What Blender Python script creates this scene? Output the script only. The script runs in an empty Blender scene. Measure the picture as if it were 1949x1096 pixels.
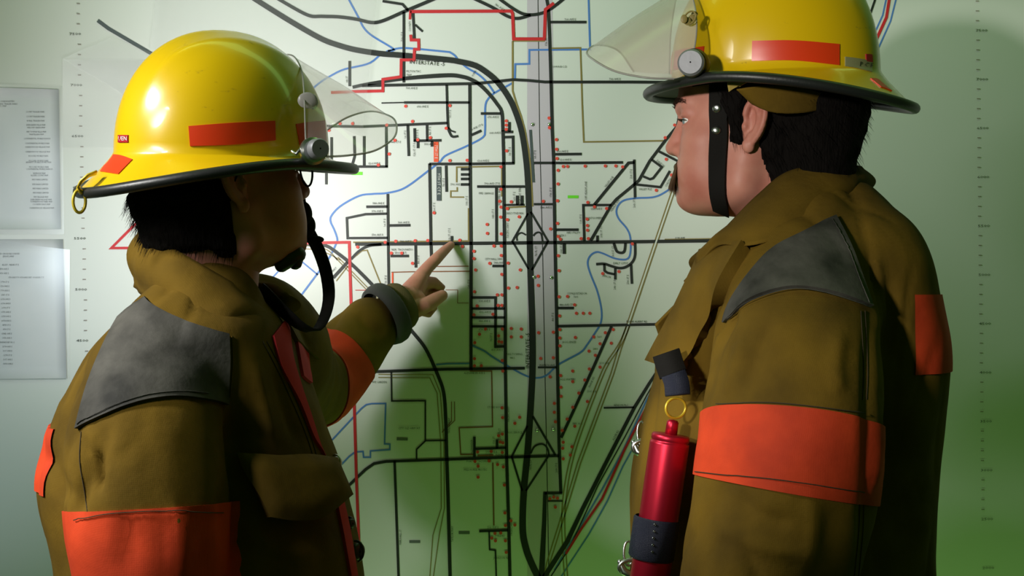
import bpy, bmesh, math, random
import numpy as np
from mathutils import Vector, Matrix, Euler, noise
from mathutils.bvhtree import BVHTree

random.seed(7)
SC = bpy.context.scene
COL = SC.collection
R = math.radians

# ------------------------------------------------------------------ camera, world, lights, exposure
FPX = 2707.0                                  # focal length in pixels of the 1949x1096 frame
CAM = Vector((0.0, -1.9, 1.45))
cd = bpy.data.cameras.new('camera')
cd.sensor_width = 36.0
cd.lens = 36.0 * FPX / 1949.0
cam = bpy.data.objects.new('camera', cd)
cam.location = CAM
cam.rotation_euler = (R(90), 0, 0)
COL.objects.link(cam)
SC.camera = cam
SC.view_settings.view_transform = 'Standard'
SC.view_settings.look = 'None'
SC.view_settings.gamma = 1.0
SC.view_settings.use_curve_mapping = False
SC.view_settings.exposure = 0.0

wd = bpy.data.worlds.new('world')
SC.world = wd
wd.use_nodes = True
bg = wd.node_tree.nodes['Background']
bg.inputs[0].default_value = (0.27, 0.70, 0.12, 1)
bg.inputs[1].default_value = 0.078


def lamp(name, kind, loc, aim, energy, color, **kw):
    d = bpy.data.lights.new(name, kind)
    d.energy = energy
    d.color = color
    for k, v in kw.items():
        setattr(d, k, v)
    o = bpy.data.objects.new(name, d)
    o.location = loc
    v = Vector(aim) - Vector(loc)
    o.rotation_euler = v.to_track_quat('-Z', 'Y').to_euler()
    COL.objects.link(o)
    return o


# gridded flash at the far left, on the back and side of the left man
lamp('flash_left', 'SPOT', (-1.78, -0.85, 2.50), (-0.47, -0.27, 1.45), 205, (1.0, 0.98, 0.94), spot_size=R(25), spot_blend=0.5, shadow_soft_size=0.13)
# second gridded flash, left of the camera, on the sleeve and coat of the left man
lamp('spot_left_man', 'SPOT', (-1.55, -1.55, 2.30), (-0.50, -0.22, 1.24), 105, (1.0, 0.97, 0.92), spot_size=R(21), spot_blend=0.7, shadow_soft_size=0.16)
# gridded spot from nearer the camera, on the right man only
lamp('spot_right_man', 'SPOT', (-0.95, -1.95, 1.80), (0.30, -0.12, 1.54), 142, (1.0, 0.95, 0.88), spot_size=R(24), spot_blend=0.6, shadow_soft_size=0.07)
# weak soft light over the map from high at the left
lamp('map_light', 'SPOT', (-1.35, -0.95, 2.12), (0.02, 0.6, 1.96), 118, (0.98, 1.0, 0.97), spot_size=R(46), spot_blend=1.0, shadow_soft_size=0.26)
# cool light on the wall left of the left man
lamp('left_wall_light', 'SPOT', (-1.15, -1.70, 1.60), (-0.96, 0.6, 1.32), 62, (0.78, 0.90, 1.0), spot_size=R(26), spot_blend=0.9, shadow_soft_size=0.12)
# flash hidden behind the left man, aimed at the map
lamp('flash_on_map', 'SPOT', (-0.47, 0.20, 1.57), (-0.50, 0.6, 1.70), 8.0, (1.0, 0.98, 0.95), spot_size=R(146), spot_blend=0.55, shadow_soft_size=0.03)
# greenish fluorescent ceiling tubes of the room, washing the map
lamp('ceiling_fluorescent', 'AREA', (0.4, 0.1, 2.75), (0.4, 0.6, 1.2), 4.2, (0.46, 1.0, 0.24), shape='RECTANGLE', size=2.6, size_y=0.2)

lamp('low_green_fill', 'AREA', (0.30, 0.26, 0.42), (0.30, 0.6, 1.35), 2.6, (0.42, 1.0, 0.20), shape='RECTANGLE', size=1.8, size_y=0.08)  # unseen green strip added low by the wall to brighten its lower part

# ------------------------------------------------------------------ helpers
WALL = 0.60                                   # front face of the map board


def P(px, py, Y):
    d = Y - CAM.y
    return Vector(((px - 974.5) / FPX * d, Y, CAM.z - (py - 548.0) / FPX * d))


def ray(px, py):
    return Vector(((px - 974.5) / FPX, 1.0, -(py - 548.0) / FPX)).normalized()


def tag(o, label=None, cat=None, group=None, kind=None):
    if label: o['label'] = label
    if cat: o['category'] = cat
    if group: o['group'] = group
    if kind: o['kind'] = kind
    return o


def empty(name, loc, label, cat, group=None):
    o = bpy.data.objects.new(name, None)
    o.location = loc
    o.empty_display_size = 0.05
    COL.objects.link(o)
    return tag(o, label, cat, group)


def link(name, me, m=None, parent=None):
    o = bpy.data.objects.new(name, me)
    COL.objects.link(o)
    if m is not None:
        me.materials.clear()
        for x in (m if isinstance(m, (list, tuple)) else [m]):
            me.materials.append(x)
    if parent is not None:
        o.parent = parent
        root = parent
        off = Vector((0, 0, 0))
        while root is not None:
            off += root.location
            root = root.parent
        # geometry is written in world space: undo the parents' offsets
        o.location = -off
    return o


def mk(name, verts, faces, m=None, parent=None, smooth=True, fm=None):
    me = bpy.data.meshes.new(name)
    me.from_pydata([tuple(v) for v in verts], [], faces)
    me.validate()
    if smooth:
        me.polygons.foreach_set('use_smooth', [True] * len(me.polygons))
    o = link(name, me, m, parent)
    if fm is not None:
        me.polygons.foreach_set('material_index', fm)
    me.update()
    return o


class MB:
    """collects vertices and faces of several shapes into one mesh"""
    def __init__(s):
        s.v = []; s.f = []

    def add(s, v, f):
        n = len(s.v)
        s.v += [Vector(x) for x in v]
        s.f += [tuple(i + n for i in q) for q in f]
        return s

    def build(s, name, m, parent=None, smooth=True, sharp=None):
        o = mk(name, s.v, s.f, m, parent, smooth)
        if sharp: o.data.set_sharp_from_angle(angle=R(sharp))
        return o


def catmull(pts, n):
    """n points evenly along a smooth curve through pts (any dimension)"""
    p = np.array([tuple(q) for q in pts], float)
    if len(p) == 2:
        t = np.linspace(0, 1, n)[:, None]
        return p[0] * (1 - t) + p[1] * t
    e = np.vstack([2 * p[0] - p[1], p, 2 * p[-1] - p[-2]])
    out = []
    for i in range(1, len(e) - 2):
        for t in np.linspace(0, 1, 16, endpoint=False):
            a, b, c, d = e[i - 1], e[i], e[i + 1], e[i + 2]
            out.append(0.5 * ((2 * b) + (c - a) * t + (2 * a - 5 * b + 4 * c - d) * t * t + (3 * b - a - 3 * c + d) * t ** 3))
    out.append(p[-1])
    out = np.array(out)
    s = np.concatenate([[0], np.cumsum(np.linalg.norm(np.diff(out, axis=0), axis=1))])
    q = np.linspace(0, s[-1], n)
    return np.stack([np.interp(q, s, out[:, k]) for k in range(out.shape[1])], 1)


def grid_faces(nu, nv, wrap_u=False):
    f = []
    for i in range(nu - (0 if wrap_u else 1)):
        for j in range(nv - 1):
            a, b = i * nv + j, ((i + 1) % nu) * nv + j
            f.append((a, b, b + 1, a + 1))
    return f


def tube(pts, rad, seg=12, flat=1.0, caps=True):
    """tube along world points; rad scalar or list; rounded ends"""
    pts = [Vector(p) for p in pts]
    n = len(pts)
    rad = [rad] * n if not hasattr(rad, '__len__') else list(rad)
    T = []
    for i in range(n):
        a = pts[max(0, i - 1)]; b = pts[min(n - 1, i + 1)]
        T.append((b - a).normalized())
    ref = Vector((0, 0, 1)) if abs(T[0].z) < 0.9 else Vector((1, 0, 0))
    u = (ref - T[0] * ref.dot(T[0])).normalized()
    rings = []
    pp, rr, tt = list(pts), list(rad), list(T)
    if caps:
        hp, hr, ht = [], [], []
        for a in (0.05, 0.35, 0.65, 0.88):
            hp.append(pts[0] - T[0] * rad[0] * math.cos(a * math.pi / 2)); hr.append(rad[0] * math.sin(a * math.pi / 2)); ht.append(T[0])
        ep, er, et = [], [], []
        for a in (0.88, 0.65, 0.35, 0.05):
            ep.append(pts[-1] + T[-1] * rad[-1] * math.cos(a * math.pi / 2)); er.append(rad[-1] * math.sin(a * math.pi / 2)); et.append(T[-1])
        pp, rr, tt = hp + pp + ep, hr + rr + er, ht + tt + et
    v = []
    for p, r, t in zip(pp, rr, tt):
        u = (u - t * u.dot(t)).normalized()
        w = t.cross(u)
        for k in range(seg):
            a = 2 * math.pi * k / seg
            v.append(p + u * (r * math.cos(a)) + w * (r * flat * math.sin(a)))
    f = []
    m = len(pp)
    for i in range(m - 1):
        for k in range(seg):
            f.append((i * seg + k, i * seg + (k + 1) % seg, (i + 1) * seg + (k + 1) % seg, (i + 1) * seg + k))
    f.append(tuple(range(seg))[::-1])
    f.append(tuple((m - 1) * seg + k for k in range(seg)))
    return v, f


def loop_tube(pts, r, seg=10):
    pts = [Vector(p) for p in pts]
    n = len(pts)
    v, f = [], []
    u = None
    for i in range(n):
        t = (pts[(i + 1) % n] - pts[i - 1]).normalized()
        if u is None:
            ref = Vector((0, 0, 1)) if abs(t.z) < 0.9 else Vector((1, 0, 0))
            u = ref
        u = (u - t * u.dot(t)).normalized()
        w = t.cross(u)
        for k in range(seg):
            a = 2 * math.pi * k / seg
            v.append(pts[i] + u * r * math.cos(a) + w * r * math.sin(a))
    for i in range(n):
        j = (i + 1) % n
        for k in range(seg):
            f.append((i * seg + k, i * seg + (k + 1) % seg, j * seg + (k + 1) % seg, j * seg + k))
    return v, f


def ribbon(pts, side, w, t):
    """flat strap along world points; side = width direction (one or per point)"""
    pts = [Vector(p) for p in pts]
    n = len(pts)
    v, f = [], []
    for i in range(n):
        T = (pts[min(n - 1, i + 1)] - pts[max(0, i - 1)]).normalized()
        s = Vector(side[i]) if isinstance(side, list) else Vector(side)
        s = (s - T * s.dot(T)).normalized()
        nrm = T.cross(s)
        ww = w[i] if hasattr(w, '__len__') else w
        for a, b in ((-1, -1), (1, -1), (1, 1), (-1, 1)):
            v.append(pts[i] + s * (a * ww / 2) + nrm * (b * t / 2))
    for i in range(n - 1):
        for k in range(4):
            f.append((i * 4 + k, i * 4 + (k + 1) % 4, (i + 1) * 4 + (k + 1) % 4, (i + 1) * 4 + k))
    f.append((3, 2, 1, 0))
    f.append(tuple((n - 1) * 4 + k for k in range(4)))
    return v, f


def ellipsoid(c, r, nu=20, nv=14, rot=None):
    v, f = [], []
    c = Vector(c)
    for j in range(nv + 1):
        p = math.pi * j / nv
        for i in range(nu):
            a = 2 * math.pi * i / nu
            q = Vector((r[0] * math.sin(max(p, 1e-3)) * math.cos(a), r[1] * math.sin(max(p, 1e-3)) * math.sin(a), r[2] * math.cos(p)))
            if rot is not None: q = rot @ q
            v.append(c + q)
    for j in range(nv):
        for i in range(nu):
            f.append((j * nu + i, (j + 1) * nu + i, (j + 1) * nu + (i + 1) % nu, j * nu + (i + 1) % nu))
    f.append(tuple(range(nu)))
    f.append(tuple(nv * nu + i for i in range(nu))[::-1])
    return v, f


def disc_cyl(c, axis, r, h, seg=28, bev=0.15):
    """short bevelled cylinder from c along axis"""
    axis = Vector(axis).normalized()
    q = axis.to_track_quat('Z', 'X').to_matrix()
    prof = [(0.001, 0), (r, 0), (r, h * (1 - bev)), (r * (1 - bev * 0.6), h), (0.001, h)]
    v, f = [], []
    for rr, hh in prof:
        for k in range(seg):
            a = 2 * math.pi * k / seg
            v.append(Vector(c) + q @ Vector((rr * math.cos(a), rr * math.sin(a), hh)))
    for i in range(len(prof) - 1):
        for k in range(seg):
            f.append((i * seg + k, i * seg + (k + 1) % seg, (i + 1) * seg + (k + 1) % seg, (i + 1) * seg + k))
    return v, f


def lathe(c, axis, prof, seg=32, ref=None):
    axis = Vector(axis).normalized()
    q = axis.to_track_quat('Z', 'X').to_matrix()
    v, f = [], []
    for rr, hh in prof:
        for k in range(seg):
            a = 2 * math.pi * k / seg
            v.append(Vector(c) + q @ Vector((max(rr, 1e-4) * math.cos(a), max(rr, 1e-4) * math.sin(a), hh)))
    for i in range(len(prof) - 1):
        for k in range(seg):
            f.append((i * seg + k, i * seg + (k + 1) % seg, (i + 1) * seg + (k + 1) % seg, (i + 1) * seg + k))
    return v, f


def remesh(mb, voxel, smooth=3, fac=0.5):
    """union of closed shapes by voxel remesh; returns numpy verts, faces"""
    me = bpy.data.meshes.new('tmp')
    me.from_pydata([tuple(v) for v in mb.v], [], mb.f)
    bm = bmesh.new(); bm.from_mesh(me)
    bmesh.ops.recalc_face_normals(bm, faces=bm.faces)
    bm.to_mesh(me); bm.free()
    o = bpy.data.objects.new('tmp', me)
    COL.objects.link(o)
    m = o.modifiers.new('r', 'REMESH'); m.mode = 'VOXEL'; m.voxel_size = voxel
    if smooth:
        s = o.modifiers.new('s', 'SMOOTH'); s.iterations = smooth; s.factor = fac
    dg = bpy.context.evaluated_depsgraph_get()
    ev = o.evaluated_get(dg)
    em = ev.to_mesh()
    n = len(em.vertices)
    co = np.empty(n * 3); em.vertices.foreach_get('co', co)
    fs = [tuple(p.vertices) for p in em.polygons]
    ev.to_mesh_clear()
    bpy.data.objects.remove(o); bpy.data.meshes.remove(me)
    return co.reshape(-1, 3), fs


def normals_of(co, fs):
    me = bpy.data.meshes.new('tmp')
    me.from_pydata(co.tolist(), [], fs)
    n = np.empty(len(co) * 3)
    me.vertices.foreach_get('normal', n)
    bpy.data.meshes.remove(me)
    return n.reshape(-1, 3)


def px_of(co):
    d = co[:, 1] - CAM.y
    return 974.5 + co[:, 0] / d * FPX, 548.0 - (co[:, 2] - CAM.z) / d * FPX


def fold(co, nr, lines):
    """push soft ridges (h>0) and creases (h<0) into cloth along image-space lines on the near side"""
    x, y = px_of(co)
    face = np.clip(-nr[:, 1] * 1.6 + 0.25, 0, 1)
    d = np.zeros(len(co))
    for pts, w, h in lines:
        q = catmull(pts, 24) if len(pts) > 2 else catmull(pts, 8)
        best = np.full(len(co), 1e9); tt = np.zeros(len(co))
        m = len(q) - 1
        for i in range(m):
            a, b = q[i], q[i + 1]
            ab = b - a; L = (ab ** 2).sum() + 1e-9
            t = np.clip(((x - a[0]) * ab[0] + (y - a[1]) * ab[1]) / L, 0, 1)
            dd = (x - a[0] - t * ab[0]) ** 2 + (y - a[1] - t * ab[1]) ** 2
            k = dd < best
            best = np.where(k, dd, best); tt = np.where(k, (i + t) / m, tt)
        d += h * np.exp(-best / (2 * w * w)) * np.clip(np.sin(np.pi * np.clip(tt, 0.04, 0.96)) * 1.6, 0, 1)
    return co + nr * (d * face)[:, None]


def crumple(co, nr, amp, scale, stretch=(1, 1, 1), seed=0):
    out = np.empty(len(co))
    o = Vector((seed * 7.3, seed * 3.1, seed * 1.7))
    for i, c in enumerate(co):
        q = Vector((c[0] * scale * stretch[0], c[1] * scale * stretch[1], c[2] * scale * stretch[2])) + o
        out[i] = noise.noise(q) + 0.45 * noise.noise(q * 2.3)
    return co + nr * (out * amp)[:, None]


def ridges(co, nr, amp, scale, stretch=(1, 1, 1), seed=0):
    """narrow soft creases, as in stiff cloth"""
    out = np.empty(len(co))
    o = Vector((seed * 5.1, seed * 2.7, seed * 9.3))
    for i, c in enumerate(co):
        q = Vector((c[0] * scale * stretch[0], c[1] * scale * stretch[1], c[2] * scale * stretch[2])) + o
        q = q + Vector((noise.noise(q * 0.6), noise.noise(q * 0.6 + Vector((9, 0, 0))), noise.noise(q * 0.6 + Vector((0, 9, 0))))) * 0.9
        out[i] = max(0.0, 1 - abs(noise.noise(q)) * 3.2) ** 2 * max(0.0, min(1.0, 0.5 + noise.noise(q * 0.35 + Vector((3, 3, 3))) * 2.2))
    return co - nr * (out * amp)[:, None]


def bvh(co, fs):
    return BVHTree.FromPolygons([Vector(c) for c in co], fs)


def patch(name, top, bot, tree, m, parent, off=0.002, thick=0.003, nu=36, nv=14, left=None, right=None, ydef=0.0, sag=0.0, puff=0.0, smooth=2):
    """cloth or leather piece sewn on a surface: image-space outline dropped on the surface along the lines of sight"""
    T = catmull(top, nu); B = catmull(bot, nu)
    Lc = catmull(left, nv) if left else None
    Rc = catmull(right, nv) if right else None
    v, f = [], []
    G = [[None] * nv for _ in range(nu)]
    last = None
    for i in range(nu):
        for j in range(nv):
            s = j / (nv - 1); u = i / (nu - 1)
            q = T[i] * (1 - s) + B[i] * s
            if Lc is not None:
                q = q + (1 - u) * (Lc[j] - (T[0] * (1 - s) + B[0] * s))
            if Rc is not None:
                q = q + u * (Rc[j] - (T[-1] * (1 - s) + B[-1] * s))
            d = ray(q[0], q[1])
            hit = tree.ray_cast(CAM, d)
            if hit[0] is None:
                g = CAM + d * ((ydef - CAM.y) / d.y)
                hit = tree.find_nearest(g)
            p, n = hit[0], hit[1]
            if n.dot(d) > 0: n = -n
            e = min(i, nu - 1 - i, j, nv - 1 - j)
            G[i][j] = (p + n * (off + thick + puff * min(1, e / 3.0) + sag * s), n)
    for _ in range(smooth):
        H = [[G[i][j][0].copy() for j in range(nv)] for i in range(nu)]
        for i in range(nu):
            for j in range(nv):
                if 0 < i < nu - 1 and 0 < j < nv - 1:
                    q = (H[i - 1][j] + H[i + 1][j] + H[i][j - 1] + H[i][j + 1]) / 4
                elif 0 < i < nu - 1:
                    q = (H[i - 1][j] + H[i + 1][j]) / 2
                elif 0 < j < nv - 1:
                    q = (H[i][j - 1] + H[i][j + 1]) / 2
                else:
                    continue
                G[i][j] = (H[i][j].lerp(q, 0.5), G[i][j][1])
    for i in range(nu):
        for j in range(nv):
            v.append(G[i][j][0])
    f += [(a, d, c, b) for a, b, c, d in grid_faces(nu, nv)]
    border = [(i, 0) for i in range(nu)] + [(nu - 1, j) for j in range(1, nv)] + [(i, nv - 1) for i in range(nu - 2, -1, -1)] + [(0, j) for j in range(nv - 2, 0, -1)]
    base = len(v)
    for i, j in border:
        p, n = G[i][j]
        v.append(p - n * (thick + off + 0.002 + sag * 0.3))
    nb = len(border)
    for k in range(nb):
        a = border[k]; b = border[(k + 1) % nb]
        f.append((a[0] * nv + a[1], b[0] * nv + b[1], base + (k + 1) % nb, base + k))
    o = mk(name, v, f, m, parent)
    bm = bmesh.new(); bm.from_mesh(o.data)
    bmesh.ops.recalc_face_normals(bm, faces=bm.faces)
    bm.to_mesh(o.data); bm.free()
    try:
        o.data.set_sharp_from_angle(angle=R(50))
    except Exception:
        pass
    return o


def arm_band(name, axis, t0, t1, rmax, tree, m, parent, off=0.0025, nseg=72, nt=9, arc=None):
    """cloth band sewn round a sleeve: rays from the sleeve's axis outwards"""
    A = [Vector(a) for a in axis]
    C = catmull(axis, 101)
    v, f = [], []
    for i in range(nt):
        k = t0 + (t1 - t0) * i / (nt - 1)
        c = Vector(C[int(round(k * 100))])
        T = (Vector(C[min(100, int(round(k * 100)) + 4)]) - Vector(C[max(0, int(round(k * 100)) - 4)])).normalized()
        u = (Vector((0, 1, 0)) - T * T.y).normalized(); w = T.cross(u)
        for s in range(nseg):
            a = 2 * math.pi * s / nseg if arc is None else arc[0] + (arc[1] - arc[0]) * s / (nseg - 1)
            d = u * math.cos(a) + w * math.sin(a)
            hit = tree.ray_cast(c, d)
            dist = min(hit[3], rmax) if hit[0] is not None else rmax
            v.append(c + d * (dist + off))
    ne = nseg if arc is None else nseg - 1
    for i in range(nt - 1):
        for s in range(ne):
            f.append((i * nseg + s, i * nseg + (s + 1) % nseg, (i + 1) * nseg + (s + 1) % nseg, (i + 1) * nseg + s))
    for i in (0, nt - 1):           # turned-in edges
        k0 = len(v)
        k = t0 if i == 0 else t1
        c = Vector(C[int(round(k * 100))])
        for s in range(nseg):
            p = v[i * nseg + s]
            v.append(p + (c - p).normalized() * 0.008)
        for s in range(ne):
            f.append((i * nseg + s, i * nseg + (s + 1) % nseg, k0 + (s + 1) % nseg, k0 + s))
    o = mk(name, v, f, m, parent)
    bm = bmesh.new(); bm.from_mesh(o.data)
    bmesh.ops.recalc_face_normals(bm, faces=bm.faces)
    bm.to_mesh(o.data); bm.free()
    o.data.set_sharp_from_angle(angle=R(50))
    return o


# ------------------------------------------------------------------ materials
def mat(name, col, rough=0.6, metal=0.0, **kw):
    m = bpy.data.materials.new(name)
    m.use_nodes = True
    b = m.node_tree.nodes['Principled BSDF']
    b.inputs['Base Color'].default_value = (*col, 1)
    b.inputs['Roughness'].default_value = rough
    b.inputs['Metallic'].default_value = metal
    for k, v in kw.items():
        b.inputs[k].default_value = v
    return m


def nodes(m):
    return m.node_tree.nodes, m.node_tree.links, m.node_tree.nodes['Principled BSDF']


def add_noise_color(m, c1, c2, scale, detail=4, lo=0.35, hi=0.65, stretch=None):
    N, L, b = nodes(m)
    tc = N.new('ShaderNodeTexCoord')
    nz = N.new('ShaderNodeTexNoise'); nz.inputs['Scale'].default_value = scale; nz.inputs['Detail'].default_value = detail
    if stretch:
        mp = N.new('ShaderNodeMapping'); mp.inputs['Scale'].default_value = stretch
        L.new(tc.outputs['Object'], mp.inputs[0]); L.new(mp.outputs[0], nz.inputs['Vector'])
    else:
        L.new(tc.outputs['Object'], nz.inputs['Vector'])
    r = N.new('ShaderNodeValToRGB')
    r.color_ramp.elements[0].position = lo; r.color_ramp.elements[0].color = (*c1, 1)
    r.color_ramp.elements[1].position = hi; r.color_ramp.elements[1].color = (*c2, 1)
    L.new(nz.outputs['Fac'], r.inputs[0]); L.new(r.outputs[0], b.inputs['Base Color'])
    return r


def add_bump(m, scale, strength, dist=0.001, kind='noise', stretch=None):
    N, L, b = nodes(m)
    tc = N.new('ShaderNodeTexCoord')
    if kind == 'weave':
        w1 = N.new('ShaderNodeTexWave'); w1.bands_direction = 'X'; w1.inputs['Scale'].default_value = scale; w1.inputs['Distortion'].default_value = 1.5
        w2 = N.new('ShaderNodeTexWave'); w2.bands_direction = 'Z'; w2.inputs['Scale'].default_value = scale; w2.inputs['Distortion'].default_value = 1.5
        L.new(tc.outputs['Object'], w1.inputs[0]); L.new(tc.outputs['Object'], w2.inputs[0])
        mx = N.new('ShaderNodeMath'); mx.operation = 'ADD'
        L.new(w1.outputs['Fac'], mx.inputs[0]); L.new(w2.outputs['Fac'], mx.inputs[1])
        out = mx.outputs[0]
    else:
        nz = N.new('ShaderNodeTexNoise'); nz.inputs['Scale'].default_value = scale; nz.inputs['Detail'].default_value = 5
        if stretch:
            mp = N.new('ShaderNodeMapping'); mp.inputs['Scale'].default_value = stretch
            L.new(tc.outputs['Object'], mp.inputs[0]); L.new(mp.outputs[0], nz.inputs['Vector'])
        else:
            L.new(tc.outputs['Object'], nz.inputs['Vector'])
        out = nz.outputs['Fac']
    bp = N.new('ShaderNodeBump'); bp.inputs['Strength'].default_value = strength; bp.inputs['Distance'].default_value = dist
    L.new(out, bp.inputs['Height'])
    if b.inputs['Normal'].is_linked:
        L.new(b.inputs['Normal'].links[0].from_socket, bp.inputs['Normal'])
    L.new(bp.outputs[0], b.inputs['Normal'])


M = {}
M['wall'] = mat('painted_wall', (0.62, 0.66, 0.68), 0.7); add_bump(M['wall'], 180, 0.15)
M['floor'] = mat('linoleum', (0.22, 0.22, 0.20), 0.45); add_noise_color(M['floor'], (0.19, 0.19, 0.17), (0.27, 0.26, 0.24), 60)
M['board'] = mat('map_plastic', (0.66, 0.685, 0.66), 0.42); add_bump(M['board'], 260, 0.05, 0.0006)
M['strip'] = mat('joint_tape', (0.52, 0.47, 0.54), 0.5)
M['black'] = mat('map_black', (0.012, 0.016, 0.014), 0.5)
M['blue'] = mat('map_blue', (0.075, 0.20, 0.55), 0.5)
M['red'] = mat('map_red', (0.56, 0.018, 0.025), 0.5)
M['dotred'] = mat('map_dot_red', (0.75, 0.07, 0.05), 0.5)
M['olive'] = mat('map_olive', (0.24, 0.185, 0.055), 0.5)
M['brown'] = mat('map_brown', (0.24, 0.085, 0.03), 0.5)
M['orangeprint'] = mat('map_orange', (0.8, 0.09, 0.03), 0.5)
M['greenprint'] = mat('map_green', (0.16, 0.72, 0.03), 0.5)
M['shadedgreenprint'] = mat('map_green_shaded', (0.12, 0.14, 0.13), 0.5)  # green print of the shaded blocks, with the shade put into the colour
M['slate'] = mat('map_slate', (0.06, 0.08, 0.085), 0.5)
M['white'] = mat('map_white', (0.70, 0.72, 0.69), 0.45)
M['ink'] = mat('map_ink', (0.02, 0.022, 0.02), 0.5)
M['faint'] = mat('faint_ink', (0.30, 0.26, 0.24), 0.5)
M['greyink'] = mat('typed_ink', (0.13, 0.135, 0.15), 0.6)
M['paper'] = mat('typing_paper', (0.64, 0.67, 0.70), 0.5); add_noise_color(M['paper'], (0.62, 0.65, 0.68), (0.67, 0.69, 0.71), 14)
M['canvas'] = mat('duck_canvas', (0.20, 0.125, 0.03), 0.9)
add_noise_color(M['canvas'], (0.066, 0.040, 0.006), (0.155, 0.091, 0.009), 9, 6, 0.3, 0.7)
add_bump(M['canvas'], 420, 0.25, 0.0008, 'weave'); add_bump(M['canvas'], 55, 0.25, 0.004)
M['orange'] = mat('fluorescent_orange_cloth', (0.95, 0.10, 0.03), 0.75)
add_noise_color(M['orange'], (0.40, 0.036, 0.012), (0.62, 0.058, 0.016), 12, 6, 0.28, 0.62)
add_bump(M['orange'], 420, 0.2, 0.0006, 'weave'); add_bump(M['orange'], 45, 0.2, 0.004)
M['sticker'] = mat('reflective_sticker', (0.66, 0.040, 0.006), 0.35)
M['leather'] = mat('grey_suede', (0.06, 0.06, 0.055), 0.75)
add_noise_color(M['leather'], (0.012, 0.012, 0.010), (0.092, 0.088, 0.076), 16, 8, 0.32, 0.72)
add_bump(M['leather'], 120, 0.35, 0.002)
M['cuff_leather'] = mat('dark_cuff_leather', (0.030, 0.030, 0.026), 0.8); add_bump(M['cuff_leather'], 120, 0.35, 0.002)
M['thread'] = mat('dark_thread', (0.035, 0.024, 0.008), 0.9)
M['lining'] = mat('shaded_orange_lining', (0.45, 0.022, 0.03), 0.8)  # orange cloth with its shade put into the colour, hence crimson
M['knit'] = mat('knit_cuff', (0.13, 0.10, 0.045), 0.95); add_bump(M['knit'], 260, 0.5, 0.002, 'weave')
M['yellow'] = mat('yellow_fibreglass', (0.82, 0.56, 0.004), 0.26)
M['yellow'].node_tree.nodes['Principled BSDF'].inputs['Coat Weight'].default_value = 0.35
M['rubber'] = mat('black_rubber', (0.012, 0.013, 0.013), 0.42); add_bump(M['rubber'], 300, 0.2, 0.001)
M['inner'] = mat('helmet_underside', (0.06, 0.06, 0.035), 0.6)
M['liner'] = mat('black_liner', (0.006, 0.006, 0.006), 0.9)
M['steel'] = mat('brushed_steel', (0.55, 0.56, 0.56), 0.28, 1.0)
M['knob'] = mat('grey_knob', (0.20, 0.205, 0.22), 0.5, 0.3); add_bump(M['knob'], 90, 0.3, 0.001)
M['brass'] = mat('yellow_clip', (0.62, 0.45, 0.03), 0.35, 0.3)
M['strap'] = mat('black_strap', (0.006, 0.005, 0.004), 0.8); add_bump(M['strap'], 300, 0.3, 0.001, 'weave')
M['navy'] = mat('navy_nylon', (0.012, 0.014, 0.028), 0.55); add_bump(M['navy'], 300, 0.4, 0.001, 'weave')
M['redmetal'] = mat('anodised_red', (0.42, 0.010, 0.030), 0.38, 0.75); add_bump(M['redmetal'], 400, 0.05, 0.0005)
M['redlabel'] = mat('red_label_tape', (0.35, 0.01, 0.02), 0.35)
M['hair'] = mat('dark_hair', (0.004, 0.003, 0.0025), 0.85); add_bump(M['hair'], 60, 0.6, 0.004, stretch=(6, 6, 0.7))
M['tash'] = mat('brown_moustache_hair', (0.085, 0.040, 0.012), 0.6)
M['brow'] = mat('eyebrow_hair', (0.05, 0.028, 0.014), 0.7)
M['skin'] = mat('skin', (0.60, 0.30, 0.22), 0.5)
add_noise_color(M['skin'], (0.42, 0.145, 0.105), (0.52, 0.225, 0.165), 22, 6, 0.3, 0.62)
_b = nodes(M['skin'])[2]
_b.inputs['Subsurface Weight'].default_value = 0.12
_b.inputs['Subsurface Radius'].default_value = (0.9, 0.3, 0.18)
_b.inputs['Subsurface Scale'].default_value = 0.006
add_bump(M['skin'], 240, 0.12, 0.0006)
M['nail'] = mat('finger_nail', (0.62, 0.38, 0.30), 0.3)
M['knit_light'] = mat('pale_flannel', (0.33, 0.24, 0.05), 0.9)
M['grey_tape'] = mat('grey_label_tape', (0.26, 0.26, 0.13), 0.4)
M['trouser'] = mat('bunker_trousers', (0.10, 0.065, 0.02), 0.9); add_bump(M['trouser'], 80, 0.3, 0.003)
M['eye'] = mat('eyeball', (0.8, 0.78, 0.74), 0.12)


def eye_material():
    N, L, b = nodes(M['eye'])
    tc = N.new('ShaderNodeTexCoord')
    sp = N.new('ShaderNodeSeparateXYZ'); L.new(tc.outputs['Generated'], sp.inputs[0])
    r = N.new('ShaderNodeValToRGB'); r.color_ramp.interpolation = 'CONSTANT'
    r.color_ramp.elements[0].position = 0.0; r.color_ramp.elements[0].color = (0.005, 0.005, 0.005, 1)
    r.color_ramp.elements[1].position = 0.02; r.color_ramp.elements[1].color = (0.10, 0.16, 0.17, 1)
    e = r.color_ramp.elements.new(0.10); e.color = (0.72, 0.70, 0.66, 1)
    L.new(sp.outputs['X'], r.inputs[0]); L.new(r.outputs[0], b.inputs['Base Color'])


eye_material()


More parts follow.
